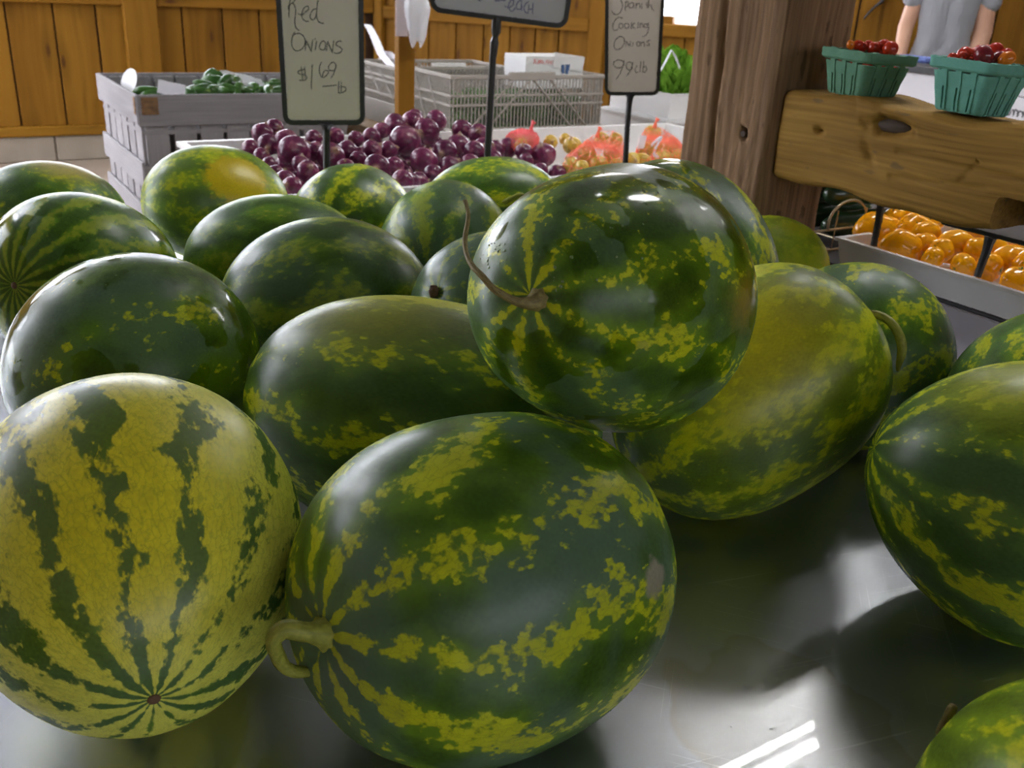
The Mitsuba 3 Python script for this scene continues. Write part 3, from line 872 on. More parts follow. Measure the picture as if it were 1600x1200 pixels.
def stem(k, pts, bsdf, n=40, sides=10, name='stem', ridges=0.10, label=None):
    p, r = px_path(pts)
    m = tube(p, r, sides, n, ridges=ridges)
    u = np.repeat(np.arange(n) / 6.0, sides); v = np.tile(np.arange(sides) / sides, n)
    uv = np.stack([np.r_[u, 0, n / 6.0], np.r_[v, 0, 0]], 1)
    key = add(MKEY[k] + '__' + name, m, bsdf, True, uv=uv)
    if label: labels[key] = {'label': label}


def pd(k, x, y):
    return np.linalg.norm(melon_hit(k, x, y)[0] - EYE)


D = pd(2, 500, 987)
stem(2, [(514, 988, D + 0.008, 27), (505, 988, D - 0.001, 25), (496, 988, D - 0.006, 18.5), (484, 988, D - 0.010, 15), (462, 985, D - 0.014, 14.5), (443, 984, D - 0.015, 14), (431, 993, D - 0.013, 13), (428, 1008, D - 0.006, 11.5),
         (434, 1024, D + 0.010, 11), (441, 1038, D + 0.018, 10.5), (454, 1047, D + 0.024, 9.5), (470, 1050, D + 0.030, 8.5), (484, 1050, D + 0.036, 7)], 'stem_green', 70, 16, label='thick curled yellow green stem')
D = pd(5, 838, 470)
stem(5, [(846, 468, D + 0.010, 19), (838, 470, D - 0.002, 16), (828, 473, D - 0.008, 11), (812, 472, D - 0.010, 7.5), (796, 466, D - 0.011, 6), (780, 457, D - 0.012, 5.8), (770, 450, D - 0.012, 5.2), (756, 434, D - 0.011, 5), (742, 420, D - 0.006, 4.6),
         (732, 405, D + 0.002, 4.2), (727, 388, D + 0.010, 3.9), (727, 368, D + 0.016, 3.8), (731, 345, D + 0.020, 3.4), (731, 330, D + 0.022, 3.0), (728, 318, D + 0.022, 2.9), (726, 312, D + 0.022, 3.4)], 'stem_dry', 90, 14, label='long twisting dried stem')
D = pd(6, 1352, 492)
stem(6, [(1350, 494, D + 0.012, 8), (1362, 491, D + 0.010, 6.5), (1377, 494, D + 0.006, 6), (1393, 505, D + 0.002, 6.2), (1404, 522, D - 0.001, 6.8), (1409, 540, D - 0.002, 7), (1408, 556, D - 0.001, 6), (1404, 571, D, 4), (1403, 580, D, 2)], 'stem_green', 50, 12, label='curved green stem')
D = pd(4, 1500, 1118) + 0.02
stem(4, [(1472, 1150, D + 0.05, 8), (1477, 1130, D + 0.035, 7.5), (1483, 1115, D + 0.03, 6.5), (1490, 1103, D + 0.028, 6), (1491, 1100, D + 0.028, 4)], 'stem_dry', 20, 10, label='short dry stem stub')
D = pd(19, 795, 312)
stem(19, [(778, 320, D + 0.012, 5), (790, 315, D - 0.002, 4.2), (802, 309, D - 0.006, 4), (812, 305, D - 0.006, 3.6), (822, 308, D - 0.002, 3)], 'stem_green', 24, 9, label='thin green stem')


def end_scar(k, sign, r, name='blossom_scar'):
    c, d, ax, ay, a, b, e, kk = melon_frame(k)
    m = trimesh.creation.icosphere(2, 1.0)
    w = m.vertices * [r, r, r * 0.45]; w[:, :2] *= 1 + 0.3 * (meshkit.noise(m.vertices * 3, k) - 0.5)[:, None]
    m.vertices = c + w[:, :1] * ax + w[:, 1:2] * ay + (w[:, 2:] + sign * a * 0.982) * d
    add(MKEY[k] + '__' + name, m, 'scar_brown', True)


end_scar(1, 1, 0.0042)
end_scar(13, 1, 0.0045)
p, qv = melon_hit(18, 678, 456)
m = trimesh.creation.icosphere(2, 1.0); m.vertices = m.vertices * [0.006, 0.006, 0.008] * (1 + 0.5 * (meshkit.noise(m.vertices * 4, 1) - 0.5))[:, None] + p
add(MKEY[18] + '__blossom_remnant', m, 'scar_brown', True)


# beads of water left on the wet rinds
def rot_to_n(d):
    a = np.cross([0, 0, 1.0], d); l = np.linalg.norm(a)
    return np.eye(3) if l < 1e-9 else trimesh.transformations.rotation_matrix(math.atan2(l, d[2]), a)[:3, :3]


P('bead', (0.13, 0.20, 0.06), 0.05, specular=0.7)
bead = trimesh.creation.icosphere(1, 1.0)
for k, spots in ((5, [(790, 400, 40, 30), (1020, 296, 26, 10), (930, 380, 90, 22), (850, 440, 40, 14), (985, 300, 20, 8)]), (10, [(280, 520, 80, 40), (230, 480, 110, 24), (330, 500, 30, 10), (60, 560, 40, 10)]), (13, [(205, 360, 40, 16), (225, 340, 30, 10)])):
    ms = []
    rk = np.random.default_rng(k)
    for x, y, sp, n in spots:
        for _ in range(n):
            a, b = x + sp * rk.normal() * 0.5, y + sp * rk.normal() * 0.35
            try: p, qv = melon_hit(k, a, b)
            except ValueError: continue
            c, d, ax, ay, A_, B_, e, kk = melon_frame(k)
            nn = qv[0] * ax / B_ + qv[1] * ay / B_ + qv[2] * d / A_; nn /= np.linalg.norm(nn)
            t_ = np.clip(qv[2], -0.999, 0.999)
            # the true surface: along the melon's own radius at this height
            w = p - c; tz = np.clip((w @ d) / A_, -0.99, 0.99); rad = B_ * (1 - abs(tz) ** kk) ** (1 / kk) * (1 - e * tz)
            side = w - d * (w @ d); side /= np.linalg.norm(side)
            p = c + d * (w @ d) + side * rad
            r = (0.5 + 1.0 * rk.random() ** 3) * 0.0008
            m = bead.copy(); m.vertices = m.vertices * r * [1.2, 1.2, 0.8] @ rot_to_n(nn).T + p; ms.append(m)
    labels[add(MKEY[k] + '__water_beads', cat(ms), 'bead', True)] = {'kind': 'stuff', 'label': 'beads of water'}

# ------------------------------------------------------------------ red onions in their white bin
from shapely import Polygon, union_all
from shapely.geometry import LineString, box as sbox


def onion_fn(lo, hi, skin, dry):
    def fn(p, n, uv):
        tid = dr.floor(uv.x + 1e-4); th = (uv.x - tid) * (2 * math.pi); v = uv.y
        r = mikit.cell_rand(tid, 2, 3)
        cx, cy = dr.cos(th), dr.sin(th)
        st = nz(cx * 9 + tid * 3, cy * 9, v * 1.2) * 0.6 + 0.4 * nz(cx * 26, cy * 26 + tid, v * 2)
        bl = fb(cx * 2 + tid * 5, cy * 2, v * 3)
        c = mixc(lo, hi, dr.clip(0.9 * st + 0.8 * (bl - 0.5) + 0.4 * (r - 0.5), 0, 1))
        c = mixc(c, skin, sst(0.60, 0.72, bl) * 0.55)
        return mixc(c, dry, sst(0.80, 0.93, v) + 0.8 * sst(0.06, 0.02, v))
    return fn


P('red_onion', mikit.proc(onion_fn((0.045, 0.005, 0.024), (0.17, 0.022, 0.075), (0.30, 0.11, 0.15), (0.26, 0.15, 0.10))), 0.26, specular=0.55)
P('yellow_onion', mikit.proc(onion_fn((0.42, 0.24, 0.02), (0.62, 0.44, 0.07), (0.56, 0.50, 0.15), (0.42, 0.27, 0.12))), 0.32, specular=0.5)
P('onion_root', (0.46, 0.37, 0.22), 0.8)
PROF = spline([(0.02, -0.84), (0.30, -0.83), (0.66, -0.66), (0.92, -0.34), (1.0, 0.02), (0.92, 0.40), (0.66, 0.70), (0.36, 0.87), (0.16, 0.99), (0.10, 1.10), (0.085, 1.18), (0.01, 1.20)], 26)
PROF[:, 0] = np.maximum(PROF[:, 0], 0.004)


def onion_mesh(seed, sides=24):
    ang = np.linspace(0, 2 * np.pi, sides + 1)
    nb = np.stack([np.cos(ang), np.sin(ang), ang * 0], 1)
    vv = np.linspace(0, 1, len(PROF))
    V = np.stack([PROF[:, :1] * np.cos(ang), PROF[:, :1] * np.sin(ang), np.repeat(PROF[:, 1:], sides + 1, 1)], -1)
    w = 1 + 0.10 * (meshkit.fbm(V * 1.4 + seed * 7, 2, seed) - 0.5)
    V = V * w[..., None]; V[:, -1] = V[:, 0]
    bend = np.maximum(V[..., 2] - 0.8, 0) ** 2
    V[..., 0] += bend * 0.5
    UV = np.stack(np.broadcast_arrays((0.0005 + 0.999 * ang / (2 * np.pi))[None], vv[:, None]), -1)
    s = sides + 1; i, j = np.meshgrid(np.arange(len(PROF) - 1), np.arange(sides), indexing='ij')
    q = np.stack([i * s + j, i * s + j + 1, (i + 1) * s + j + 1, (i + 1) * s + j], -1).reshape(-1, 4)
    return V.reshape(-1, 3), np.vstack([q[:, [0, 1, 2]], q[:, [0, 2, 3]]]), UV.reshape(-1, 2)


def rot_to(d, spin=0.0):
    """A rotation taking +z to d."""
    d = np.asarray(d, float) / np.linalg.norm(d)
    a = np.cross([0, 0, 1.0], d); s = np.linalg.norm(a)
    R = np.eye(3) if s < 1e-9 else trimesh.transformations.rotation_matrix(math.atan2(s, d[2]), a)[:3, :3]
    return R @ trimesh.transformations.rotation_matrix(spin, [0, 0, 1])[:3, :3]


def tw(R, s, p):
    M = np.eye(4); M[:3, :3] = np.asarray(R) * s; M[:3, 3] = p
    return T(M.tolist())


def onion_protos(bsdf, n):
    out = []
    for k in range(n):
        v, f, uv = onion_mesh(k + (31 if bsdf == 'yellow_onion' else 0))
        uv = uv.copy(); uv[:, 0] += k + 1
        out.append(mikit.ply(trimesh.Trimesh(v, f, process=False), bsdf, smooth=True, uv=uv))
    return out


RED, YEL = onion_protos('red_onion', 8), onion_protos('yellow_onion', 5)
rs = np.random.default_rng(5)
hairs = []
for k in range(14):
    a = rs.random() * 6.28; r0 = 0.12 * rs.random()
    p0 = np.array([r0 * np.cos(a), r0 * np.sin(a), -0.82]); p1 = p0 + [0.22 * np.cos(a) * rs.random(), 0.22 * np.sin(a) * rs.random(), -0.16 - 0.1 * rs.random()]
    hairs.append(tube([p0, (p0 + p1) / 2 + 0.02, p1], [0.018, 0.014, 0.006], 4))
ROOT = mikit.ply(cat(hairs), 'onion_root')

ONI = [(459, 238, 27), (446, 221, 21), (419, 226, 17), (410, 209, 18), (429, 200, 15), (390, 230, 13), (409, 244, 14), (421, 258, 14), (431, 270, 14), (446, 280, 17), (461, 295, 17), (491, 216, 14), (493, 236, 16), (517, 245, 23),
       (524, 214, 15), (542, 237, 18), (556, 217, 13), (580, 214, 15), (581, 235, 17), (589, 262, 22), (630, 284, 19), (633, 222, 28), (662, 252, 23), (618, 197, 20), (645, 190, 18), (667, 205, 21), (682, 189, 18), (630, 178, 14),
       (597, 203, 14), (722, 203, 17), (748, 210, 17), (716, 226, 18), (696, 236, 19), (741, 237, 18), (757, 234, 20), (775, 234, 16), (794, 231, 17), (703, 261, 18), (642, 284, 16), (849, 243, 21), (818, 237, 14), (822, 252, 13), (844, 268, 14),
       (871, 271, 15), (481, 268, 18), (470, 256, 15), (615, 262, 18), (540, 262, 16), (655, 284, 17), (676, 272, 16), (560, 250, 15), (607, 236, 16), (770, 250, 16), (735, 256, 16)]
pts, rad = [], []
for x, y, r in ONI:
    e2 = 2.27 + (292 - y) / 100 * 0.62
    p = on_pl(x, y, E2, e2); pts.append(p); rad.append(1.03 * r * depth_of(p) / F_PX)
nv = len(pts)
BIN_Z0, BIN_Z1 = 0.66, 0.80
for p, r in list(zip(pts, rad)):
    z = p[2] - 1.75 * r; n_f = 0
    while z > BIN_Z0 + 0.03 and n_f < 4:
        n_f += 1
        pts.append(np.array([p[0] + rs.normal() * 0.008, p[1] + 0.01 + rs.normal() * 0.008, z])); rad.append(0.033); z -= 0.058
pts, rad = np.array(pts), np.array(rad)
keep = list(range(nv))
for i in range(nv, len(pts)):
    if all(np.linalg.norm(pts[i] - pts[j]) > 0.72 * (rad[i] + rad[j]) for j in keep): keep.append(i)
pts, rad = pts[keep], rad[keep]
view = (pts - EYE) / np.linalg.norm(pts - EYE, axis=1, keepdims=True)
for it in range(120):
    for i in range(len(pts)):
        d = pts - pts[i]; l = np.linalg.norm(d, axis=1); l[i] = 9
        for j in np.nonzero(l < 1.0 * (rad + rad[i]))[0]:
            o = rad[i] + rad[j] - l[j]; u = d[j] / max(l[j], 1e-6)
            s = 1.0 if (u @ view[j]) > 0 else -1.0
            if i < nv and j < nv:
                pts[j] += view[j] * s * o * 0.25; pts[i] -= view[i] * s * o * 0.25
            elif j >= nv:
                pts[j] += u * o * 0.5
    lo = BIN_Z0 + 0.014 + rad * 0.95
    pts[nv:, 2] = np.maximum(pts[nv:, 2], lo[nv:])
    e = pts @ E2
    pts += np.outer(np.clip(2.245 + rad - e, 0, 1), E2) - np.outer(np.clip(e - (2.97 - rad), 0, 1), E2)
    e = pts @ E1
    pts += np.outer(np.clip(0.74 + rad - e, 0, 1), E1)
OLAB = row_labels([(x, y) for x, y, r in ONI], [(206, 'uppermost row'), (222, 'second row'), (240, 'middle row'), (258, 'fourth row'), (999, 'lowest row')], 'red onion, {} from the left in the {} of the heap')
OLAB[0] = 'large glossy red onion at the front of the heap left of the sign stake'
OLAB[21] = 'biggest red onion, high in the heap in front of the pine stick'
OLAB[22] = 'red onion hanging low right below the biggest one in the heap'
OLAB[39] = 'blackish purple onion at the right end of the red heap next to the onion bags'
OLAB[27] = 'topmost red onion of the heap, below the grey mesh crate'
for i in range(len(pts)):
    k = thing('red_onion', OLAB[i] if i < nv else 'red onion deep in the heap, mostly covered by the others', 'onion', 'red onions heaped in the white bin')
    d = rs.normal(size=3) + np.array([0, -0.35, 0.25])
    if i in (0, 21, 22): d = np.array([[-0.2, 0.8, 0.55], [0.75, 0.1, 0.6], [0.4, 0.5, 0.7]][(0, 21, 22).index(i)])
    R = rot_to(d, rs.random() * 6.28)
    scene[k + '__bulb'] = {**RED[int(rs.integers(len(RED)))], 'to_world': tw(R, rad[i] * 0.94, pts[i])}
    if i < nv and rad[i] > 0.026: scene[k + '__root'] = {**ROOT, 'to_world': tw(R, rad[i] * 0.94, pts[i])}

k = thing('onion_bin', 'long white plastic bin holding red onions and bagged yellow onions behind the watermelons', 'bin')
add(k, tote(0.702, 2.62, 2.20, 3.01, BIN_Z0, BIN_Z1, 0.008, 0.012, 0.014), 'white_plastic')
k = thing('onion_table', 'low table under the two onion bins', 'table')
add(k + '__tabletop', rbox(0.62, 2.72, 2.16, 3.06, 0.62, 0.66, 0.004), 'pale_panel')
for a in (0.68, 2.66):
    for b in (2.24, 2.98): add(k + '__leg', rbox(a - 0.03, a + 0.03, b - 0.03, b + 0.03, 0, 0.62, 0.003), 'pale_panel')

# ------------------------------------------------------------------ bagged yellow onions
P('net', (0.90, 0.19, 0.10), 0.5)
P('net_pink', (0.90, 0.16, 0.17), 0.5)
BAGS = {'bag of yellow onions in pink red net, mostly hidden behind the dark red onion': ('net_pink', [(803, 219, 13), (815, 214, 13), (828, 219, 14), (815, 228, 13)], None),
        'orange net bag of yellow onions left of the stake of the onion sign': ('net', [(892, 258, 15), (917, 242, 16), (940, 219, 14), (962, 219, 13), (958, 241, 17), (936, 256, 15), (962, 260, 15), (910, 262, 13)], None),
        'orange net bag of yellow onions with a white tag, beside the timber post': ('net', [(1020, 209, 15), (1031, 226, 15), (1048, 230, 15), (1010, 233, 14), (1004, 251, 15), (1036, 247, 15), (1060, 245, 14)], (1003, 222))}
LOOSE = [(860, 222, 12), (882, 217, 10), (894, 228, 16), (988, 250, 13)]
ics = trimesh.creation.icosphere(3, 1.0)


YP, YR, YN = [], [], []
for x, y, r in LOOSE: YN.append((x, y, r, None))
for lab, (net, lst, tag) in BAGS.items(): YN += [(x, y, r, lab) for x, y, r in lst]
for x, y, r, lab in YN:
    p = on_pl(x, y, E2, min(2.36 + (262 - y) / 62 * 0.5, 2.88)); YP.append(p); YR.append(r * depth_of(p) / F_PX)
YP, YR = np.array(YP), np.array(YR)
for it in range(80):
    vw = (YP - EYE) / np.linalg.norm(YP - EYE, axis=1, keepdims=True)
    for i in range(len(YP)):
        d = YP - YP[i]; l = np.linalg.norm(d, axis=1); l[i] = 9
        for j in np.nonzero(l < YR + YR[i])[0]:
            o = YR[i] + YR[j] - l[j]; s = 1.0 if d[j] @ vw[j] > 0 else -1.0
            YP[j] += vw[j] * s * o * 0.25; YP[i] -= vw[i] * s * o * 0.25
    e = YP @ E2
    YP += np.outer(np.clip(2.25 + YR - e, 0, 1), E2) - np.outer(np.clip(e - (2.95 - YR), 0, 1), E2)
    YP[:, 2] = np.maximum(YP[:, 2], BIN_Z0 + 0.01 + YR)
YG = {None: ('loose yellow onion', 'between the net bags', 'loose yellow onions')}
for lab, nm in zip(BAGS, ('pink red net bag', 'orange net bag by the sign stake', 'orange net bag with the white tag')): YG[lab] = ('yellow onion', 'inside the ' + nm, 'yellow onions in the ' + nm)
for g in YG:
    ids = [i for i in range(len(YN)) if YN[i][3] == g]
    ids.sort(key=lambda i: YN[i][0])
    for n, i in enumerate(ids):
        k = thing('yellow_onion', f'{YG[g][0]}, {ORD[n]} from the left {YG[g][1]}', 'onion', YG[g][2])
        scene[k] = {**YEL[int(rs.integers(len(YEL)))], 'to_world': tw(rot_to(rs.normal(size=3) + [0, 0, 0.4], rs.random() * 6), YR[i] * 0.92, YP[i])}
for lab, (net, lst, tag) in BAGS.items():
    S = [(YP[i], YR[i]) for i in range(len(YN)) if YN[i][3] == lab]
    H = hull(np.vstack([trimesh.creation.icosphere(2, r * 1.03).vertices + p for p, r in S]))
    c = np.mean([p for p, r in S], 0)
    nrm, off = H.face_normals, ((H.triangles[:, 0] - c) * H.face_normals).sum(1)
    dirs = ics.vertices
    dd = dirs @ nrm.T
    rr = np.min(np.where(dd > 1e-6, off[None] / np.maximum(dd, 1e-6), 1e9), axis=1) * 1.01
    wv = c + dirs * rr[:, None]
    seg = [tube([wv[a], wv[b]], 0.0009, 3, cap=False) for a, b in ics.edges_unique]
    k = thing('net_bag', lab, 'net bag')
    labels[add(k + '__net', cat(seg), net)] = {'kind': 'stuff', 'label': 'open net mesh'}
    top = wv[np.argmax(wv[:, 2])]
    add(k + '__tied_end', tube([top - [0, 0, 0.004], top + [0.004, 0, 0.018], top + [0.010, 0, 0.030]], [0.009, 0.004, 0.010], 7), net, smooth=True)
    if tag:
        tp = on_pl(tag[0], tag[1], E2, float(c @ E2) - 0.09)
        add(k + '__tag', box((0.028, 0.0015, 0.046), tp, rot_to([0.1, -0.15, 1], 0.5).T), 'paper_white')
        add(k + '__tie', tube([tp + [0.035, 0.0, -0.01], tp + [0.05, -0.005, 0.012], tp + [0.062, 0.0, 0.02], tp + [0.045, 0.0, -0.035], tp + [0.06, 0, -0.045]], 0.004, 6, 20), 'paper_white', smooth=True)

# ------------------------------------------------------------------ price signs
def flat(poly, o, ux, uz, depth, back):
    """A polygon (metres in the plane ux, uz at o) as a plate of the given depth whose back lies "back" metres in front of the plane."""
    n = np.cross(ux, uz)
    gs = [g for g in getattr(poly, 'geoms', [poly]) if g.area > 1e-9]
    m = cat([trimesh.creation.extrude_polygon(g, depth, engine='earcut') for g in gs])
    v = m.vertices
    m.vertices = o + v[:, :1] * ux + v[:, 1:2] * uz + (v[:, 2:] + back) * n
    return m


def ribbon(strokes, w):
    return union_all([LineString(s).buffer(w, quad_segs=3) if len(s) > 1 else Polygon([(s[0][0] + w * math.cos(a), s[0][1] + w * math.sin(a)) for a in np.linspace(0, 6.28, 9)[:-1]]) for s in strokes])


def smooth_stroke(s):
    s = np.array(s, float)
    return spline(np.c_[s, np.zeros(len(s))], max(6, 5 * len(s)))[:, :2] if len(s) > 2 else s


def sign(label, base_px, depth, quad_px, top_m, frame_px, stake, strokes, ink, card, pw, yaw=0.0, name='price_sign', r_m=0.012):
    """quad_px: bottom-left, bottom-right, and a point each on the left and right edges. stake: pixels down the stake with radii in px."""
    p0 = at(*base_px, depth)
    f = np.array([p0[0], p0[1], 0]) - EYE * [1, 1, 0]; f /= np.linalg.norm(f)
    f = trimesh.transformations.rotation_matrix(yaw, [0, 0, 1])[:3, :3] @ f
    n = -f; c = p0 @ n
    on = lambda x, y: on_pl(x, y, n, c)
    ux = np.cross(EZ, n); uz = EZ
    to2 = lambda x, y: ((on(x, y) - p0) @ ux, (on(x, y) - p0) @ uz)
    bl, br, tl, tr = [np.array(to2(*q)) for q in quad_px]
    tl = bl + (tl - bl) / np.linalg.norm(tl - bl) * top_m; tr = br + (tr - br) / np.linalg.norm(tr - br) * top_m
    quad = Polygon([bl, br, tr, tl])
    px = depth / F_PX; fw = frame_px * px
    cardp = quad.buffer(-r_m, quad_segs=6).buffer(r_m, quad_segs=6)
    frame = cardp.buffer(fw, quad_segs=6) - cardp.buffer(-0.0015)
    k = thing(name, label, 'sign')
    add(k + '__card', flat(cardp.buffer(0.001), p0, ux, uz, 0.0025, 0.0), card)
    add(k + '__frame', flat(frame, p0, ux, uz, 0.007, -0.0015), 'black_plastic')
    sp = [on(x, y) for x, y, r in stake]; sr = [r * px for x, y, r in stake]
    add(k + '__stake', tube(np.array(sp) - 0.001 * n, sr, 8), 'black_plastic', smooth=40)
    if strokes:
        S = [smooth_stroke([to2(*q) for q in s]) for s in strokes]
        add(k + '__lettering', flat(ribbon(S, pw), p0, ux, uz, 0.0004, 0.0025), ink)
    return k, to2, p0, ux, uz


def px_s(o, s, lst):
    return [[(o[0] + a / s, o[1] + b / s) for a, b in st] for st in lst]


def ell(cx, cy, rx, ry, a0=0, a1=360, tilt=0.0):
    t = np.radians(np.linspace(a0, a1, 14))
    return [(cx + rx * math.cos(a) + tilt * math.sin(a) * ry, cy + ry * math.sin(a)) for a in t]


s1 = px_s((425, 0), 10.667, [
    [(300, -60), (300, 0), (287, 130), (286, 282)], [(272, 150), (300, 80), (345, 45), (375, 5), (372, -60), (330, -75), (292, -45)], [(345, 48), (380, 100), (395, 190), (385, 300), (384, 400), (402, 465), (450, 502)],
    [(445, 230), (500, 242), (570, 190), (612, 140), (600, 105), (550, 120), (510, 180), (495, 250), (512, 310), (560, 350), (610, 352)],
    [(745, 150), (690, 162), (645, 230), (640, 300), (680, 332), (722, 290), (745, 200), (768, 12)], [(746, 180), (745, 280), (780, 360), (865, 386)],
    [(378, 530), (345, 600), (328, 700), (340, 780), (390, 840), (450, 842), (520, 790), (552, 700), (535, 620), (490, 570), (420, 555), (368, 580)],
    [(550, 842), (572, 675)], [(572, 675), (655, 855)], [(655, 855), (678, 660)], [(745, 690), (718, 832)], [(718, 645), (722, 640)],
    [(850, 680), (798, 745), (800, 815), (850, 832), (892, 770), (885, 705), (845, 682)], [(905, 840), (928, 690)], [(928, 690), (1002, 870)], [(1002, 870), (1028, 678)],
    [(1155, 695), (1085, 700), (1065, 740), (1145, 790), (1168, 830), (1120, 880), (1040, 876)]]) + px_s((425, 90), 10.667, [
    [(552, 195), (490, 205), (432, 240), (478, 280), (560, 292), (582, 330), (530, 378), (460, 366)], [(490, 155), (512, 378)], [(545, 160), (556, 330)],
    [(672, 118), (655, 520)], [(822, 80), (790, 170), (798, 265), (842, 332), (900, 300), (935, 225), (900, 210), (852, 262), (842, 332)],
    [(1000, 215), (942, 190), (962, 110), (1030, 78), (1065, 130), (1045, 200), (1000, 215)], [(1065, 130), (1042, 230), (985, 338)],
    [(848, 478), (1072, 460)], [(1115, 395), (1105, 582)], [(1155, 400), (1150, 575)], [(1150, 510), (1210, 490), (1236, 522), (1190, 572), (1110, 584)]])
sign('cream price card lettered Red Onions $1.69 lb in a black frame', (510, 150), 2.10, [(449, 188.5), (564, 188.5), (438, 0), (561, 0)], 0.285, 6.5,
     [(510, 192, 14), (510, 198, 8), (510, 206, 6), (510.5, 262, 6), (511, 330, 6)], s1, 'ink_black', 'card_cream', 0.00105)

s2 = px_s((670, 0), 6.957, [[(830, 68), (880, 78), (922, 25), (910, -5), (885, 15), (868, 75), (892, 118), (935, 88)], [(1000, 5), (958, 40), (955, 92), (982, 102), (1008, 55)], [(1010, 0), (1004, 60), (1010, 112)], [(1078, 22), (1042, 58), (1036, 105), (1066, 142)],
                            [(1088, 55), (1080, 140)], [(1132, 36), (1126, 148)], [(1084, 105), (1130, 95)], [(718, 8), (828, 4)], [(528, -12), (548, 5), (578, -8)]])
sign('white price card ending in each, tilted in a black frame on a jointed stake', (770, 60), 2.06, [(680, 12.5), (880, 38.5), (676, -20), (886, 0)], 0.19, 6.2,
     [(776, 28, 7.5), (775, 50, 7.5), (774, 56, 5), (773, 62, 5.5), (772.5, 66, 7), (771, 84, 6), (770, 90, 5.5), (762, 240, 5.6), (758, 320, 5.6)], s2, 'ink_blue', 'card_white', 0.0012, r_m=0.016)

s3 = px_s((935, 0), 9.227, [
    [(420, -30), (350, -50), (310, -25), (330, 20), (350, 60), (330, 150), (280, 208), (230, 205), (198, 165)], [(392, 20), (386, 155)], [(390, 45), (428, 28), (430, 70), (390, 92)], [(500, 40), (455, 62), (452, 110), (490, 110), (507, 50), (515, 112)],
    [(542, 50), (540, 122)], [(542, 80), (585, 48), (600, 112)], [(626, 60), (625, 125)], [(722, 40), (690, 60), (715, 95), (690, 112)], [(728, 10), (722, 112)], [(722, 85), (755, 68), (770, 120), (795, 142)],
    [(345, 265), (300, 246), (230, 310), (203, 390), (222, 432), (282, 415)], ell(325, 375, 30, 38), ell(408, 372, 33, 35), [(484, 320), (470, 412)], [(525, 330), (478, 372)], [(478, 372), (530, 412)], [(576, 325), (565, 402)],
    [(602, 335), (600, 392)], [(602, 360), (632, 340), (640, 392)], ell(683, 370, 25, 27), [(718, 335), (718, 440), (682, 508), (630, 525)],
    ell(300, 620, 72, 95, tilt=-0.25), [(395, 665), (408, 595)], [(408, 595), (448, 665)], [(448, 665), (462, 600)], [(502, 620), (490, 665)], ell(575, 632, 25, 32), [(615, 665), (622, 610)], [(622, 625), (650, 605), (662, 665)],
    [(742, 580), (702, 602), (735, 635), (690, 655)], ell(292, 920, 76, 58), [(368, 880), (345, 980), (255, 1142)], ell(447, 950, 46, 58), [(494, 905), (470, 1000), (402, 1096)],
    [(562, 952), (530, 982), (535, 1035), (576, 1042)], [(612, 890), (600, 1032)], [(655, 885), (640, 1030)], [(645, 985), (688, 962), (695, 998), (640, 1035)]])
sign('cream price card lettered Spanish Cooking Onions 99 cents lb, before the bagged onions', (983, 140), 2.42, [(949, 144.5), (1026, 144.5), (950, 0), (1034, 0)], 0.255, 4.2,
     [(985, 147, 9), (984.5, 153, 5), (983, 165, 4.5), (980, 200, 4.3), (977, 258, 4.3), (974, 330, 4.3)], s3, 'ink_grey', 'card_cream', 0.0011)

# ------------------------------------------------------------------ slatted wooden crate with green peppers
CA0, CA1, CB0, CB1, CZ = 0.742, 1.565, 3.793, 4.56, 0.846
k = thing('wooden_crate', 'weathered slatted wooden crate filled with green peppers', 'crate')
for b, s in ((CB0, 1), (CB1, -1)):
    for z0, z1 in ((0.731, CZ), (0.49, 0.585), (0.25, 0.35)):
        add_wood(k + '__slat', rbox(CA0 - 0.01, CA1 + 0.01, b - 0.012 * s if s > 0 else b, b if s > 0 else b + 0.012, z0, z1, 0.003), E1, 'grey_wood')
    nsl = 8; wd = (CA1 - CA0) / nsl
    for j in range(nsl):
        g = 0.006 + 0.01 * rs.random()
        add_wood(k + '__upright_slat', rbox(CA0 + j * wd + g, CA0 + (j + 1) * wd - 0.004, b + 0.001 if s > 0 else b - 0.016, b + 0.016 if s > 0 else b - 0.001, 0.12, CZ - 0.012, 0.002), EZ, 'grey_wood')
for a, s in ((CA0, 1), (CA1, -1)):
    for z0, z1 in ((0.738, CZ), (0.50, 0.60), (0.33, 0.425)):
        add_wood(k + '__slat', rbox(a - 0.014 if s > 0 else a, a if s > 0 else a + 0.014, CB0 - 0.01, CB1 + 0.01, z0, z1, 0.003), E2, 'grey_wood')
    nsl = 6; wd = (CB1 - CB0) / nsl
    for j in range(nsl):
        g = 0.008 + 0.022 * rs.random()
        add_wood(k + '__upright_slat', rbox(a + 0.001 if s > 0 else a - 0.016, a + 0.016 if s > 0 else a - 0.001, CB0 + j * wd + g, CB0 + (j + 1) * wd - 0.004, 0.12, CZ - 0.012, 0.002), EZ, 'grey_wood')
add_wood(k + '__bottom_board', rbox(CA0, CA1, CB0, CB1, 0.70, 0.715), E1, 'grey_wood')
for a in (CA0 + 0.05, CA1 - 0.05): add_wood(k + '__skid', rbox(a - 0.04, a + 0.04, CB0, CB1, 0.0, 0.12, 0.004), E2, 'grey_wood')
add(k + '__corner_bracket', cat(rbox(CA0 + 0.005, CA0 + 0.065, CB0 - 0.016, CB0 - 0.012, 0.775, CZ - 0.008, 0.001), rbox(CA0 - 0.017, CA0 - 0.014, CB0 - 0.005, CB0 + 0.02, 0.775, CZ - 0.008, 0.001)), 'rust')
P('pepper_green', mikit.proc(lambda p, n, uv: mixc((0.012, 0.05, 0.008), (0.05, 0.14, 0.016), fb(p.x * 16, p.y * 16, p.z * 16))), 0.34, specular=0.4)
P('pepper_stem', (0.16, 0.26, 0.05), 0.5)


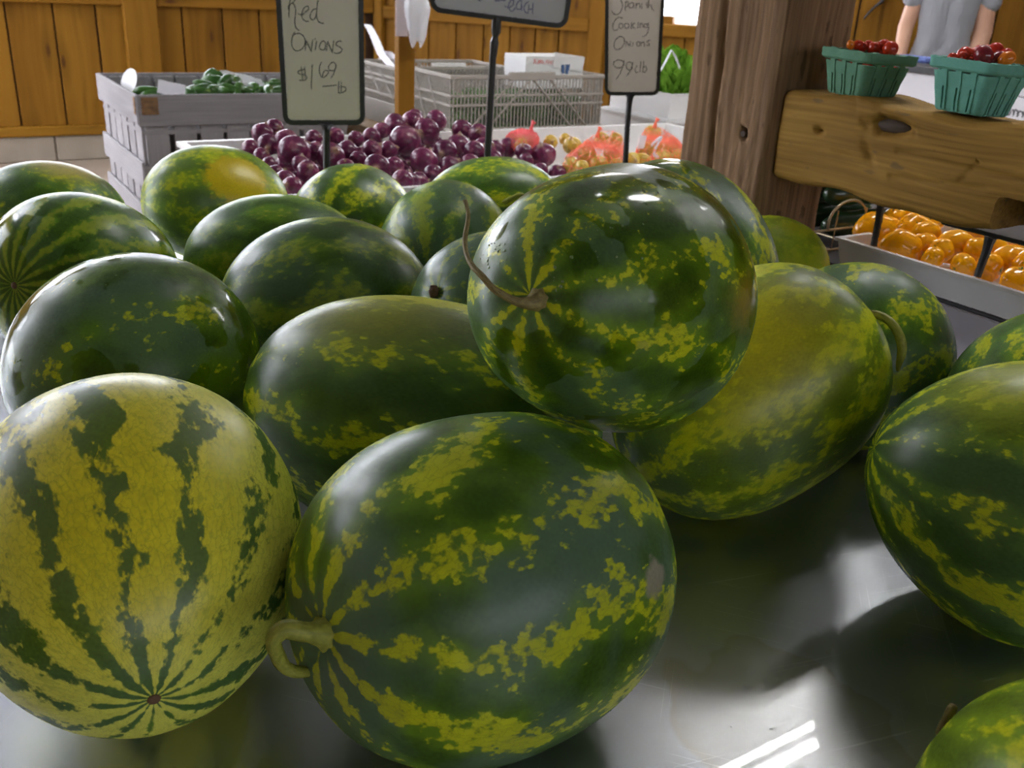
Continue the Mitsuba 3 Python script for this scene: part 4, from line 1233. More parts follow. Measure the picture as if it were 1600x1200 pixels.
def pepper_mesh(seed):
    r = np.random.default_rng(seed)
    c = 0.10 * (r.random() - 0.5) * 2
    x = np.linspace(-0.5, 0.5, 9)
    pts_ = np.stack([x, c * (1 - 4 * x * x), 0 * x], 1)
    rad_ = np.array([0.10, 0.19, 0.215, 0.21, 0.20, 0.185, 0.16, 0.11, 0.02])
    return tube(pts_, rad_, 12, 18, ridges=0.04), tube([pts_[0] - [0.0, 0, 0], pts_[0] - [0.06, 0, 0.0], pts_[0] - [0.16, 0.02, -0.02]], [0.09, 0.03, 0.028], 7)


PEP = [[mikit.ply(m, b, smooth=True) for m, b in zip(pepper_mesh(s), ('pepper_green', 'pepper_stem'))] for s in range(5)]


def pepper(x, y, e2, ln, name='green_pepper', lab=None, group='green peppers in the wooden crate', p=None, turn=None):
    p = on_pl(x, y, E2, e2 + 0.03) if p is None else p
    k = thing(name, lab or 'glossy dark green pepper lying in the wooden crate', 'pepper' if name == 'green_pepper' else 'cucumber', group)
    a = rs.random() * 6.28
    d = np.array([math.cos(a), math.sin(a), 0.25 * rs.normal()]) if turn is None else E1
    R = rot_to(d, rs.random() * 6) @ np.array([[0, 0, 1.0], [0, 1, 0], [-1, 0, 0]]).T
    v = PEP[int(rs.integers(5))]
    scene[k + '__body'] = {**v[0], 'to_world': tw(R, ln, p)}
    scene[k + '__stem'] = {**v[1], 'to_world': tw(R, ln, p)}


PEPS = ((335, 128, 3.98), (322, 135, 3.92), (345, 122, 4.05), (352, 133, 3.93), (363, 140, 3.88), (340, 140, 3.87), (325, 142, 3.86), (368, 131, 4.0), (356, 124, 4.1), (312, 143, 3.88), (372, 143, 3.87), (300, 142, 3.95), (290, 144, 3.9),
                 (330, 120, 4.12), (345, 146, 3.85), (392, 140, 3.95), (402, 144, 3.9), (415, 141, 3.95), (425, 136, 4.0), (435, 143, 3.9), (438, 132, 4.1), (408, 134, 4.05), (385, 144, 3.88), (278, 143, 4.0), (232, 143, 3.95), (240, 146, 3.9), (420, 146, 3.87))
for (x, y, e2), lb in zip(PEPS, row_labels(PEPS, [(131, 'upper row'), (139, 'middle row'), (999, 'front row')], 'glossy green pepper, {} from the left in the {} in the wooden crate')):
    pepper(x, y, e2, 0.105, lab=lb)
for a in np.arange(CA0 + 0.13, CA1 - 0.11, 0.085):
    for b in np.arange(CB0 + 0.13, CB1 - 0.11, 0.115):
        pepper(0, 0, 0, 0.12, p=W(a + 0.012 * rs.normal(), b + 0.012 * rs.normal(), 0.764 + 0.003 * rs.normal()), lab='green pepper in the bottom layer of the wooden crate', group='green peppers at the bottom of the crate')

# papers and the round plate in the crate
p = on_pl(203, 128, E1, CA0 + 0.05)
m = lathe([(0.0001, 0.0), (0.045, 0.0), (0.056, 0.004), (0.056, 0.006), (0.044, 0.003), (0.0001, 0.003)], 28)
R = rot_to([-0.55, -0.75, 0.35]); m.vertices = (m.vertices * 0.95) @ R.T + p
k = thing('paper_plate', 'round white plate leaning in the corner of the wooden crate', 'plate'); add(k, m, 'carton_white', smooth=30)
p = on_pl(268, 139, E2, CB0 + 0.10)
k = thing('paper_card', 'white paper card lying on the peppers beside the round plate', 'card')
m = box((0.10, 0.0015, 0.05), p, rot_to([0.1, 0.3, 1], 0.35).T); add(k, m, 'paper_white')
k = thing('plastic_bag', 'crumpled clear plastic bag sheet lying on the peppers', 'bag')
g = np.stack(np.meshgrid(np.linspace(-1, 1, 16), np.linspace(-1, 1, 12), indexing='ij'), -1).reshape(-1, 2)
p = on_pl(383, 125, E2, CB0 + 0.22)
hgt = 0.03 * (meshkit.fbm(np.c_[g * 1.6, g[:, 0] * 0], 3, 4) - 0.5) - 0.02 * g[:, 0]
vb = p + np.outer(g[:, 0] * 0.085, E1) + np.outer(g[:, 1] * 0.06, E2) + np.outer(hgt + 0.015 * g[:, 1], EZ)
i, j = np.meshgrid(np.arange(15), np.arange(11), indexing='ij'); q = np.stack([i * 12 + j, (i + 1) * 12 + j, (i + 1) * 12 + j + 1, i * 12 + j + 1], -1).reshape(-1, 4)
add(k, trimesh.Trimesh(vb, np.vstack([q[:, [0, 1, 2]], q[:, [0, 2, 3]]]), process=False), 'film', smooth=True)

# ------------------------------------------------------------------ grey mesh crates, carton, totes and greens behind the onions
GZ = 0.957
k = thing('bench', 'low board bench under the grey mesh crates', 'bench')
add_wood(k + '__top', rbox(1.66, 2.58, 3.28, 4.3, 0.665, 0.70, 0.004), E1, 'plain_board')
for a in (1.72, 2.52):
    for b in (3.36, 4.2): add_wood(k + '__leg', rbox(a - 0.03, a + 0.03, b - 0.03, b + 0.03, 0, 0.665, 0.003), EZ, 'plain_board')


def mesh_crate(label, a0, a1, b0, b1, z0, z1, solid=0.0):
    k = thing('mesh_crate', label, 'crate', 'grey plastic mesh crates')
    t = 0.010
    ring = lambda za, zb, o: cat(rbox(a0 - o, a1 + o, b0 - o, b0 + t, za, zb, 0.002), rbox(a0 - o, a1 + o, b1 - t, b1 + o, za, zb, 0.002), rbox(a0 - o, a0 + t, b0 + t, b1 - t, za, zb, 0.002), rbox(a1 - t, a1 + o, b0 + t, b1 - t, za, zb, 0.002))
    add(k + '__rim', ring(z1 - 0.014, z1, 0.006), 'crate_plastic')
    zb = z0 + solid
    add(k + '__base', cat(ring(z0, max(zb, z0 + 0.02), 0.002), rbox(a0, a1, b0, b1, z0, z0 + 0.006)), 'crate_plastic')
    h = z1 - zb
    for fz in (0.30, 0.44, 0.80):
        add(k + '__rail', ring(z1 - h * fz - 0.005, z1 - h * fz + 0.005, 0.001), 'crate_plastic')
    for b in (b0, b1 - 0.006):
        for a in np.linspace(a0 + 0.01, a1 - 0.014, int((a1 - a0) / 0.0165)):
            add(k + '__bar', rbox(a, a + 0.005, b, b + 0.006, zb, z1 - 0.01), 'crate_plastic')
    for a in (a0, a1 - 0.006):
        for b in np.linspace(b0 + 0.01, b1 - 0.014, int((b1 - b0) / 0.0165)):
            add(k + '__bar', rbox(a, a + 0.006, b, b + 0.005, zb, z1 - 0.01), 'crate_plastic')
    for b in (b0 - 0.003, b1 + 0.003):
        am = (a0 + a1) / 2
        for s in (-1, 1):
            for o in (0.06, 0.14):
                if (a1 - a0) / 2 > o + 0.1:
                    add(k + '__brace', tube([W(am + s * (o - 0.05), b, z1 - 0.02), W(am + s * ((a1 - a0) / 2 - 0.18 + o), b, zb + 0.01)], 0.0045, 4), 'crate_plastic')
    for a in (a0 - 0.003, a1 + 0.003):
        for o in (0.0, 0.12):
            add(k + '__brace', tube([W(a, b0 + 0.05 + o, zb + 0.02), W(a, min(b1 - 0.01, b0 + 0.19 + o), z1 - 0.02)], 0.0045, 4), 'crate_plastic')
    add(k + '__grip', cat(rbox((a0 + a1) / 2 - 0.11, (a0 + a1) / 2 + 0.11, b0 - 0.007, b0 + 0.004, z1 - 0.02, z1 + 0.012, 0.003)), 'crate_plastic')
    add(k + '__grip', rbox(a0 + 0.10, a0 + 0.26, b1 - 0.004, b1 + 0.007, z1 - 0.02, z1 + 0.014, 0.003), 'white_plastic')
    return k


mesh_crate('grey plastic mesh crate holding the white carton, behind the red onions', 1.797, 2.53, 3.325, 3.68, 0.70, GZ)
mesh_crate('grey plastic mesh crate half hidden by the thin wooden stick', 1.765, 2.35, 3.72, 4.14, 0.70, 0.945, 0.095)
for lay in range(3):
    for row in range(5):
        for col in range(4):
            pepper(0, 0, 0, 0.118, 'cucumber', f'short green cucumber, {ORD[col]} from the left of {"front second third fourth rear".split()[row]} row, {"bottom middle top".split()[lay]} layer of the mesh crate', 'cucumbers inside the mesh crate',
                   W(1.900 + 0.166 * col, 3.376 + 0.0605 * row, 0.737 + 0.058 * lay), 0.0)
# carton standing in the first crate
p = on_pl(822, 88, E2, 3.44); a0, zt = p @ E1, p[2]
a1 = on_pl(912, 97, E2, 3.44) @ E1; b1 = 3.44 + 0.17; z0 = 0.79
k = thing('carton', 'white cardboard carton with red print and a blue emblem in the mesh crate', 'carton')
add(k + '__body', rbox(a0, a1, 3.44, b1, 0.890, zt, 0.002), 'carton_white')
add(k + '__flap', box((0.155, 0.003, 0.06), W(a1 - 0.08, 3.437, zt - 0.022), np.stack([E1 * 0.997 - EZ * 0.12, E2, EZ * 0.997 + E1 * 0.12])), 'carton_white')
k2 = px_s((770, 70), 10, [[(650, 225), (640, 290)], [(690, 230), (660, 260), (680, 295), (700, 270)], [(720, 235), (715, 290), (740, 240), (735, 290)], [(770, 250), (750, 275), (770, 290), (785, 255), (790, 290)], [(850, 240), (815, 300)], [(830, 250), (860, 250)],
                           [(880, 240), (850, 300)], [(890, 260), (905, 275), (880, 295)], [(940, 250), (915, 270), (930, 300)]])
o3 = W(a0, 3.4395, 0); tt2 = lambda x, y: ((on_pl(x, y, E2, 3.4395) - o3) @ E1, on_pl(x, y, E2, 3.4395)[2])
add(k + '__print', flat(ribbon([smooth_stroke([tt2(*q) for q in s]) for s in k2], 0.0019), o3, E1, EZ, 0.0004, 0.0), 'print_red')
o4 = W(a0, 3.434, 0); tt3 = lambda x, y: ((on_pl(x, y, E2, 3.434) - o4) @ E1, on_pl(x, y, E2, 3.434)[2])
add(k + '__emblem', flat(union_all([Polygon([tt3(*q) for q in ((877, 101), (882, 101), (881.5, 114), (878, 115))]), Polygon([tt3(*q) for q in ((884, 101), (891, 101), (887, 116), (884, 116))])]), o4, E1, EZ, 0.0004, 0.0), 'print_blue')

# white plastic straps rising from the second crate
k = thing('plastic_liner', 'bent white plastic liner sheet sticking up out of the mesh crate', 'liner')


def strip(pts_, w, e1c, key, bsdf):
    c_ = spline(np.array([on_pl(x, y, E1, e1c) for x, y in pts_]), 16)
    v_ = np.vstack([c_ - E2 * w * np.linspace(0.8, 1.2, 16)[:, None] + E1 * 0.01, c_ + E2 * w * np.linspace(0.8, 1.2, 16)[:, None]])
    f_ = [[i, i + 1, 17 + i] for i in range(15)] + [[i, 17 + i, 16 + i] for i in range(15)]
    m = trimesh.Trimesh(v_, np.array(f_), process=False)
    n_ = np.array([0.004, -0.002, 0.0])
    back = m.copy(); back.vertices = back.vertices + n_; back.invert()
    add(key, cat(m, back), bsdf)


strip([(571, 38), (580, 52), (587, 68), (594, 84), (606, 99), (612, 106)], 0.034, 1.80, k + '__strip', 'paper_white')
strip([(603, 80), (610, 86), (617, 93), (626, 104)], 0.034, 1.83, k + '__strip', 'paper_white')

# the thin wooden stick with paper and produce bags
p = on_pl(622, 150, E2, 3.11); ps = p @ E1
q = on_pl(648, 150, E2, 3.11) @ E1
k = thing('wooden_stick', 'thin upright pine stick standing between the onion bin and the mesh crates', 'post')
add_wood(k, rbox(ps + 0.002, q, 3.11, 3.145, 0.0, 1.75, 0.002), EZ, 'pine')
zb = on_pl(630, 57, E2, 3.10)[2]
k = thing('paper_sheet', 'white paper sheet pinned to the thin pine stick', 'paper')
add(k, box((0.044, 0.0015, 0.30), W(ps + 0.012, 3.1075, zb + 0.15), np.stack([E1 * 0.98 - E2 * 0.2, E2 * 0.98 + E1 * 0.2, EZ])), 'paper_pink')
k = thing('produce_bags', 'bunch of clear produce bags hanging at the pine stick', 'plastic bag')
c = on_pl(652, 20, E2, 3.06)
gv, gf = [], None
nu_, nv_ = 26, 18
for jv in range(nv_ + 1):
    s_ = jv / nv_; z_ = 0.11 - 0.20 * s_
    r_ = np.interp(s_, [0, 0.25, 0.45, 0.75, 0.92, 1.0], [0.030, 0.036, 0.044, 0.034, 0.026, 0.016])
    a_ = np.arange(nu_) * 2 * np.pi / nu_
    rr_ = r_ * (1 + 0.22 * np.sin(a_ * 5 + s_ * 3) * s_ + 0.25 * (meshkit.fbm(np.stack([np.cos(a_) * 2, np.sin(a_) * 2, a_ * 0 + s_ * 4], 1), 3, 2) - 0.5))
    dz = -0.022 * np.maximum(0, np.sin(a_ * 2 + 1)) * s_ ** 3
    gv.append(c + np.outer(rr_ * np.cos(a_), E1) + np.outer(rr_ * np.sin(a_) * 0.6, E2) + np.outer(z_ + dz, EZ))
gv = np.vstack(gv); i, j = np.meshgrid(np.arange(nv_), np.arange(nu_), indexing='ij')
qq = np.stack([i * nu_ + j, i * nu_ + (j + 1) % nu_, (i + 1) * nu_ + (j + 1) % nu_, (i + 1) * nu_ + j], -1).reshape(-1, 4)
add(k + '__bags', trimesh.Trimesh(gv, np.vstack([qq[:, [0, 1, 2]], qq[:, [0, 2, 3]]]), process=False), 'film', smooth=True)
add(k + '__hook', tube([c + EZ * 0.10, W(q - 0.004, 3.109, c[2] + 0.12)], 0.003, 6), 'dark_metal')

# white totes with leafy greens
p = on_z(1049, 147, 0.885); ta, tb, tz = p @ E1, p @ E2, 0.885
k = thing('white_tote', 'white plastic tote full of green lettuce next to the timber post', 'tote')
add(k, tote(ta, ta + 0.5, tb, tb + 0.42, tz - 0.105, tz, 0.006, -0.004, 0.004), 'white_plastic')
k = thing('white_tote', 'lower white tote carrying the tote of lettuce', 'tote')
zl = tz - 0.105
add(k, cat(tote(ta - 0.03, ta + 0.53, tb - 0.03, tb + 0.46, 0.0, zl - 0.006, 0.006, -0.02, 0.01), rbox(ta - 0.02, ta + 0.52, tb - 0.02, tb + 0.45, zl - 0.006, zl - 0.001)), 'white_plastic')
scene['leaf_green'] = {'type': 'principledthin', 'base_color': mikit.proc(lambda p, n, uv: mixc((0.07, 0.20, 0.015), (0.22, 0.42, 0.05), fb(p.x * 26, p.y * 26, p.z * 26))), 'roughness': 0.4, 'diff_trans': 0.5, 'spec_trans': 0.0}


def leaf_mesh(seed, L=0.24, Wd=0.17):
    r = np.random.default_rng(seed); nu_, nv_ = 14, 10
    u, v = np.meshgrid(np.linspace(0, 1, nu_ + 1), np.linspace(-1, 1, nv_ + 1), indexing='ij')
    wdt = Wd / 2 * np.sin(np.pi * np.clip(u, 0.02, 1) ** 0.7) ** 0.6 * (1 - 0.15 * (u > 0.97))
    x = v * wdt; z = u * L
    y = 0.10 * L * np.sin(u * 2.6) * 1.6 * u - 0.25 * np.abs(v) ** 1.5 * wdt + 0.014 * np.sin(v * 9 + u * 14) * np.abs(v) * u
    V = np.stack([x, y, z], -1).reshape(-1, 3)
    i, j = np.meshgrid(np.arange(nu_), np.arange(nv_), indexing='ij'); s = nv_ + 1
    q = np.stack([i * s + j, (i + 1) * s + j, (i + 1) * s + j + 1, i * s + j + 1], -1).reshape(-1, 4)
    return trimesh.Trimesh(V, np.vstack([q[:, [0, 1, 2]], q[:, [0, 2, 3]]]), process=False)


LEAF = [mikit.ply(leaf_mesh(s), 'leaf_green', smooth=True) for s in range(3)]
for ha, hb, hs, lab in ((0.13, 0.12, 0.95, 'head of green lettuce at the front corner of the white tote'), (0.36, 0.12, 1.0, 'head of green lettuce partly hidden by the timber post'), (0.22, 0.30, 1.15, 'tall head of green lettuce at the back of the white tote')):
    base = W(ta + ha, tb + hb, tz - 0.075)
    k = thing('lettuce', lab, 'lettuce', 'lettuce heads in the white tote')
    for j in range(15):
        a = j * 2.4; el = 0.12 + 0.34 * (j / 15)
        d = np.array([math.cos(a) * el, math.sin(a) * el, 1.0 - 0.3 * el]); d /= np.linalg.norm(d)
        # the leaf's broad side faces outwards
        nn = np.array([math.cos(a), math.sin(a), 0]); nn -= d * (nn @ d); nn /= np.linalg.norm(nn)
        R = np.stack([np.cross(nn, d), nn, d], 1)
        scene[fresh(k + '__leaf')] = {**LEAF[j % 3], 'to_world': tw(R, hs * (0.8 + 0.25 * rs.random()) * (0.72 + 0.3 * (1 - j / 15)), base)}
k = thing('plastic_wrap', 'white twisted plastic wrap hanging over the lettuce', 'plastic bag')
w1 = np.array([on_pl(x, y, E2, tb + 0.01) for x, y in ((1031, 112), (1040, 96), (1049, 78), (1056, 90), (1062, 108))])
add(k, cat(tube(w1[:3], [0.006, 0.008, 0.005], 6, 12, squash=0.4), tube(w1[2:], [0.005, 0.008, 0.004], 6, 12, squash=0.4)), 'paper_white', smooth=True)

# ------------------------------------------------------------------ yellow tomatoes in the tray, and their signs
P('yellow_tomato', mikit.proc(lambda p, n, uv: mixc((0.86, 0.31, 0.002), (0.92, 0.44, 0.004), fb(p.x * 20, p.y * 20, p.z * 20))), 0.12, specular=0.5)
P('orange_tomato', (0.70, 0.13, 0.008), 0.12, specular=0.5)
P('tomato_stem', (0.10, 0.16, 0.03), 0.7)


def tomato_mesh(seed, lobes=5, amp=0.03, flat_=0.86, level=3):
    m = trimesh.creation.icosphere(level, 1.0); v = m.vertices.copy()
    th = np.arctan2(v[:, 1], v[:, 0]); s = np.sqrt(np.maximum(0, 1 - v[:, 2] ** 2))
    r = 1 + amp * np.cos(th * lobes + seed) * s + 0.05 * (meshkit.fbm(v * 1.5 + seed * 3, 2, seed) - 0.5)
    v = v * r[:, None]; v[:, 2] *= flat_
    v[:, 2] -= 0.14 * np.exp(-(s / 0.22) ** 2) * (v[:, 2] > 0)
    m.vertices = v
    return m


TOM = [mikit.ply(tomato_mesh(s), 'yellow_tomato', smooth=True) for s in range(4)]
CALYX = mikit.ply(cat([tube([[0, 0, 0.70], [0.16 * math.cos(a), 0.16 * math.sin(a), 0.76], [0.34 * math.cos(a), 0.34 * math.sin(a), 0.80]], [0.035, 0.03, 0.008], 5) for a in np.arange(5) * 1.257] + [tube([[0, 0, 0.68], [0.02, 0, 0.86]], [0.04, 0.03], 6)]), 'tomato_stem')
TLIST = [(1366, 364, 33), (1396, 341, 19), (1428, 341, 24), (1428, 360, 28), (1446, 370, 25), (1407, 388, 31), (1444, 386, 23), (1457, 404, 19), (1492, 386, 31), (1505, 416, 21), (1527, 391, 20), (1545, 418, 24), (1578, 408, 30), (1592, 441, 29),
         (1461, 350, 14), (1388, 356, 20), (1470, 392, 20), (1556, 392, 22), (1610, 415, 26), (1530, 360, 24), (1560, 365, 24), (1600, 375, 24), (1630, 440, 28), (1415, 334, 14)]
tp, trd = [], []
for x, y, r in TLIST:
    line = 362 + (x - 1277) * 0.285
    p = on_z(x, y, RZ - 0.015 + max(0, (line - y) * 0.00028))
    tp.append(p); trd.append(r * depth_of(p) / F_PX)
tp, trd = np.array(tp), np.array(trd)
nt = len(tp)
for it in range(80):
    vw = (tp - EYE) / np.linalg.norm(tp - EYE, axis=1, keepdims=True)
    for i in range(nt):
        d = tp - tp[i]; l = np.linalg.norm(d, axis=1); l[i] = 9
        for j in np.nonzero(l < 0.95 * (trd + trd[i]))[0]:
            o = 0.95 * (trd[i] + trd[j]) - l[j]; s = 1.0 if d[j] @ vw[j] > 0 else -1.0
            tp[j] += vw[j] * s * o * 0.3; tp[i] -= vw[i] * s * o * 0.3
    e = tp @ E1
    tp += np.outer(np.clip(1.592 + trd - e, 0, 1), E1)
    tp[:, 2] = np.maximum(tp[:, 2], 0.804 + trd * 0.8)
TLAB = row_labels([(x, y - 362 - (x - 1277) * 0.285) for x, y, r in TLIST], [(-55, 'back row'), (-30, 'middle row'), (999, 'front row')], 'yellow tomato, {} from the left in the {} of the tray')
TLAB[0] = 'large yellow tomato at the far corner of the tray, behind the black stake'
for i in range(nt):
    k = thing('tomato', TLAB[i], 'tomato', 'yellow tomatoes in the white tray')
    R = rot_to(rs.normal(size=3) + [0.2, 0.6, 0.3], rs.random() * 6)
    scene[k + '__fruit'] = {**TOM[i % 4], 'to_world': tw(R, trd[i] * 0.98, tp[i])}
    scene[k + '__calyx'] = {**CALYX, 'to_world': tw(R, trd[i] * 0.98, tp[i])}
sign('white price card in a black frame standing among the yellow tomatoes', (1545, 375), depth_of(on_pl(1545, 375, E1, 1.60)), [(1473, 345), (1640, 388), (1478, 338), (1645, 380)], 0.085, 5.2, [(1548, 371, 10), (1545, 380, 8), (1541, 394, 7), (1534, 412, 6.5), (1527, 432, 6.0)], [], 'ink_black', 'card_white', 0.001, r_m=0.004)
sign('small black sign stake with its card hidden behind the timber beam', (1375, 330), depth_of(on_pl(1375, 330, E1, 1.606)), [(1340, 258), (1410, 258), (1341, 230), (1411, 230)], 0.05, 4.0, [(1383, 262, 6), (1379, 300, 6.5), (1373, 345, 6), (1365, 384, 5.2)], [], 'ink_black', 'card_white', 0.001, r_m=0.005)

# wire basket with dark zucchini beyond the tray
P('zucchini_skin', mikit.proc(lambda p, n, uv: mixc((0.008, 0.022, 0.008), (0.022, 0.06, 0.018), fb(p.x * 30, p.y * 30, p.z * 30))), 0.22, specular=0.6)
zc = on_z(1345, 345, 0.86)
za, zb2 = zc @ E1, zc @ E2
k = thing('wire_basket', 'brass coloured wire basket of dark zucchini behind the tray', 'basket')
wr = []
bx0, bx1, by0, by1, z0, z1 = za - 0.16, za + 0.30, 1.32, 1.69, 0.80, 0.885
for z_ in (z0, 0.845): wr.append(tube([W(bx0, by0, z_), W(bx1, by0, z_), W(bx1, by1, z_), W(bx0, by1, z_), W(bx0, by0, z_)], 0.0028, 6))
add(k + '__hoop', cat(wr[0]), 'brass_wire'); add(k + '__hoop', cat(wr[1]), 'brass_wire')
for a in np.linspace(bx0, bx1, 6):
    add(k + '__wire', tube([W(a, by0, z1), W(a, by0, z0), W(a, by1, z0), W(a, by1, z1)], 0.002, 5), 'brass_wire')
add(k + '__handle', tube([W(bx0 + 0.07, by0, 0.845), W(bx0 + 0.075, by0 - 0.002, z1), W(bx0 + 0.09, by0 - 0.002, z1 + 0.012), W(bx0 + 0.16, by0 - 0.002, z1 + 0.012), W(bx0 + 0.175, by0 - 0.002, z1), W(bx0 + 0.18, by0, 0.845)], 0.003, 6, 30), 'brass_wire', smooth=True)
zm = [mikit.ply(tube(np.stack([np.linspace(-0.5, 0.5, 9), 0.05 * s * (1 - 4 * np.linspace(-0.5, 0.5, 9) ** 2), np.zeros(9)], 1), [0.05, 0.11, 0.125, 0.125, 0.13, 0.13, 0.125, 0.10, 0.03], 14, 22), 'zucchini_skin', smooth=True) for s in (-1, 0.3, 1)]
for j in range(12):
    row, lay = j % 4, j // 4
    k = thing('zucchini', f'dark zucchini, {ORD[row]} from the front in the {("bottom", "middle", "top")[lay]} layer of the wire basket', 'zucchini', 'zucchini in the wire basket')
    p = W(za + 0.07 + 0.01 * rs.normal(), by0 + 0.050 + row * 0.082 + 0.01 * (lay % 2), 0.839 + lay * 0.064)
    R = np.stack([E1, E2, EZ], 1) @ trimesh.transformations.rotation_matrix(0.04 * rs.normal(), [0, 0, 1])[:3, :3]
    scene[k] = {**zm[j % 3], 'to_world': tw(R, 0.23, p)}

# ------------------------------------------------------------------ pulp baskets of small red tomatoes on the beam
P('pulp_green', mikit.proc(lambda p, n, uv: mixc((0.10, 0.29, 0.225), (0.17, 0.40, 0.325), fb(p.x * 60, p.y * 60, p.z * 60) * 0.7 + 0.3 * nz(p.x * 500, p.y * 500, p.z * 500))), 0.8, specular=0.12)
P('pulp_dull', mikit.proc(lambda p, n, uv: mixc((0.085, 0.20, 0.125), (0.14, 0.28, 0.19), fb(p.x * 60, p.y * 60, p.z * 60) * 0.7 + 0.3 * nz(p.x * 500, p.y * 500, p.z * 500))), 0.8, specular=0.12)
P('red_tomato', mikit.proc(lambda p, n, uv: mixc((0.34, 0.012, 0.008), (0.50, 0.045, 0.012), fb(p.x * 40, p.y * 40, p.z * 40))), 0.10, specular=0.55)
P('dark_tomato', (0.17, 0.014, 0.020), 0.10, specular=0.55)
P('amber_tomato', (0.62, 0.16, 0.010), 0.10, specular=0.55)


def rsq(h, r, z, n=8):
    """A rounded square ring of half size h, corner radius r, at height z."""
    out = []
    for q in range(4):
        for a in np.linspace(q * np.pi / 2, (q + 1) * np.pi / 2, n):
            c = np.array([(1, 1), (-1, 1), (-1, -1), (1, -1)][q]) * (h - r)
            out.append([c[0] + r * math.cos(a), c[1] + r * math.sin(a), z])
    return np.array(out)


def basket_mesh(hb, ht, H, seed):
    out = hull(np.vstack([rsq(hb - 0.003, 0.010, 0), rsq(hb, 0.012, 0.004), rsq(ht, 0.016, H)]))
    inn = hull(np.vstack([rsq(hb - 0.004, 0.010, 0.005), rsq(ht - 0.0035, 0.014, H + 0.002)]))
    band = hull(np.vstack([rsq(ht - 0.0005, 0.016, H - 0.017), rsq(ht + 0.0032, 0.017, H - 0.014), rsq(ht + 0.0040, 0.017, H)]))
    band_in = hull(np.vstack([rsq(ht - 0.0035, 0.014, H - 0.020), rsq(ht - 0.0035, 0.014, H + 0.002)]))
    M = mani(out) + (mani(band))
    M = M - mani(inn) - mani(band_in)
    # upright ribs pressed into the walls, and the slots
    for side in range(4):
        R = trimesh.transformations.rotation_matrix(side * np.pi / 2, [0, 0, 1])[:3, :3]
        tilt = (ht - hb) / H
        for off in (-0.52, 0.0, 0.52):
            x = off * hb
            def pr(w, z0, z1, d0, d1):
                p = []
                for z in (z0, z1):
                    y = -(hb + tilt * z)
                    for dx in (-w, w):
                        for d in (d0, d1): p.append([x * (1 + 0.25 * z / H) + dx, y + d, z])
                return hull(np.array(p) @ R.T)
            M = M + (mani(pr(0.0052, 0.002, H - 0.016, -0.0016, 0.003)) - mani(inn))
            M = M - mani(pr(0.0016, 0.003, H * 0.47, -0.012, 0.012))
    m = unmani(M.refine_to_length(0.0042))
    v = m.vertices.copy()
    v += 0.0011 * (np.stack([meshkit.fbm(v * 70 + s + seed, 3, s) for s in (1, 2, 3)], -1) - 0.5) * 2
    ragged = (v[:, 2] > H - 0.002)
    v[ragged, 2] += 0.004 * (meshkit.fbm(v[ragged] * [110, 110, 0] + seed, 3, 9) - 0.5)
    m.vertices = v
    return m


SM = [mikit.ply(tomato_mesh(s, 3, 0.01, 1.0 + 0.12 * s, 2), b, smooth=True) for s, b in enumerate(('red_tomato', 'dark_tomato', 'amber_tomato'))]


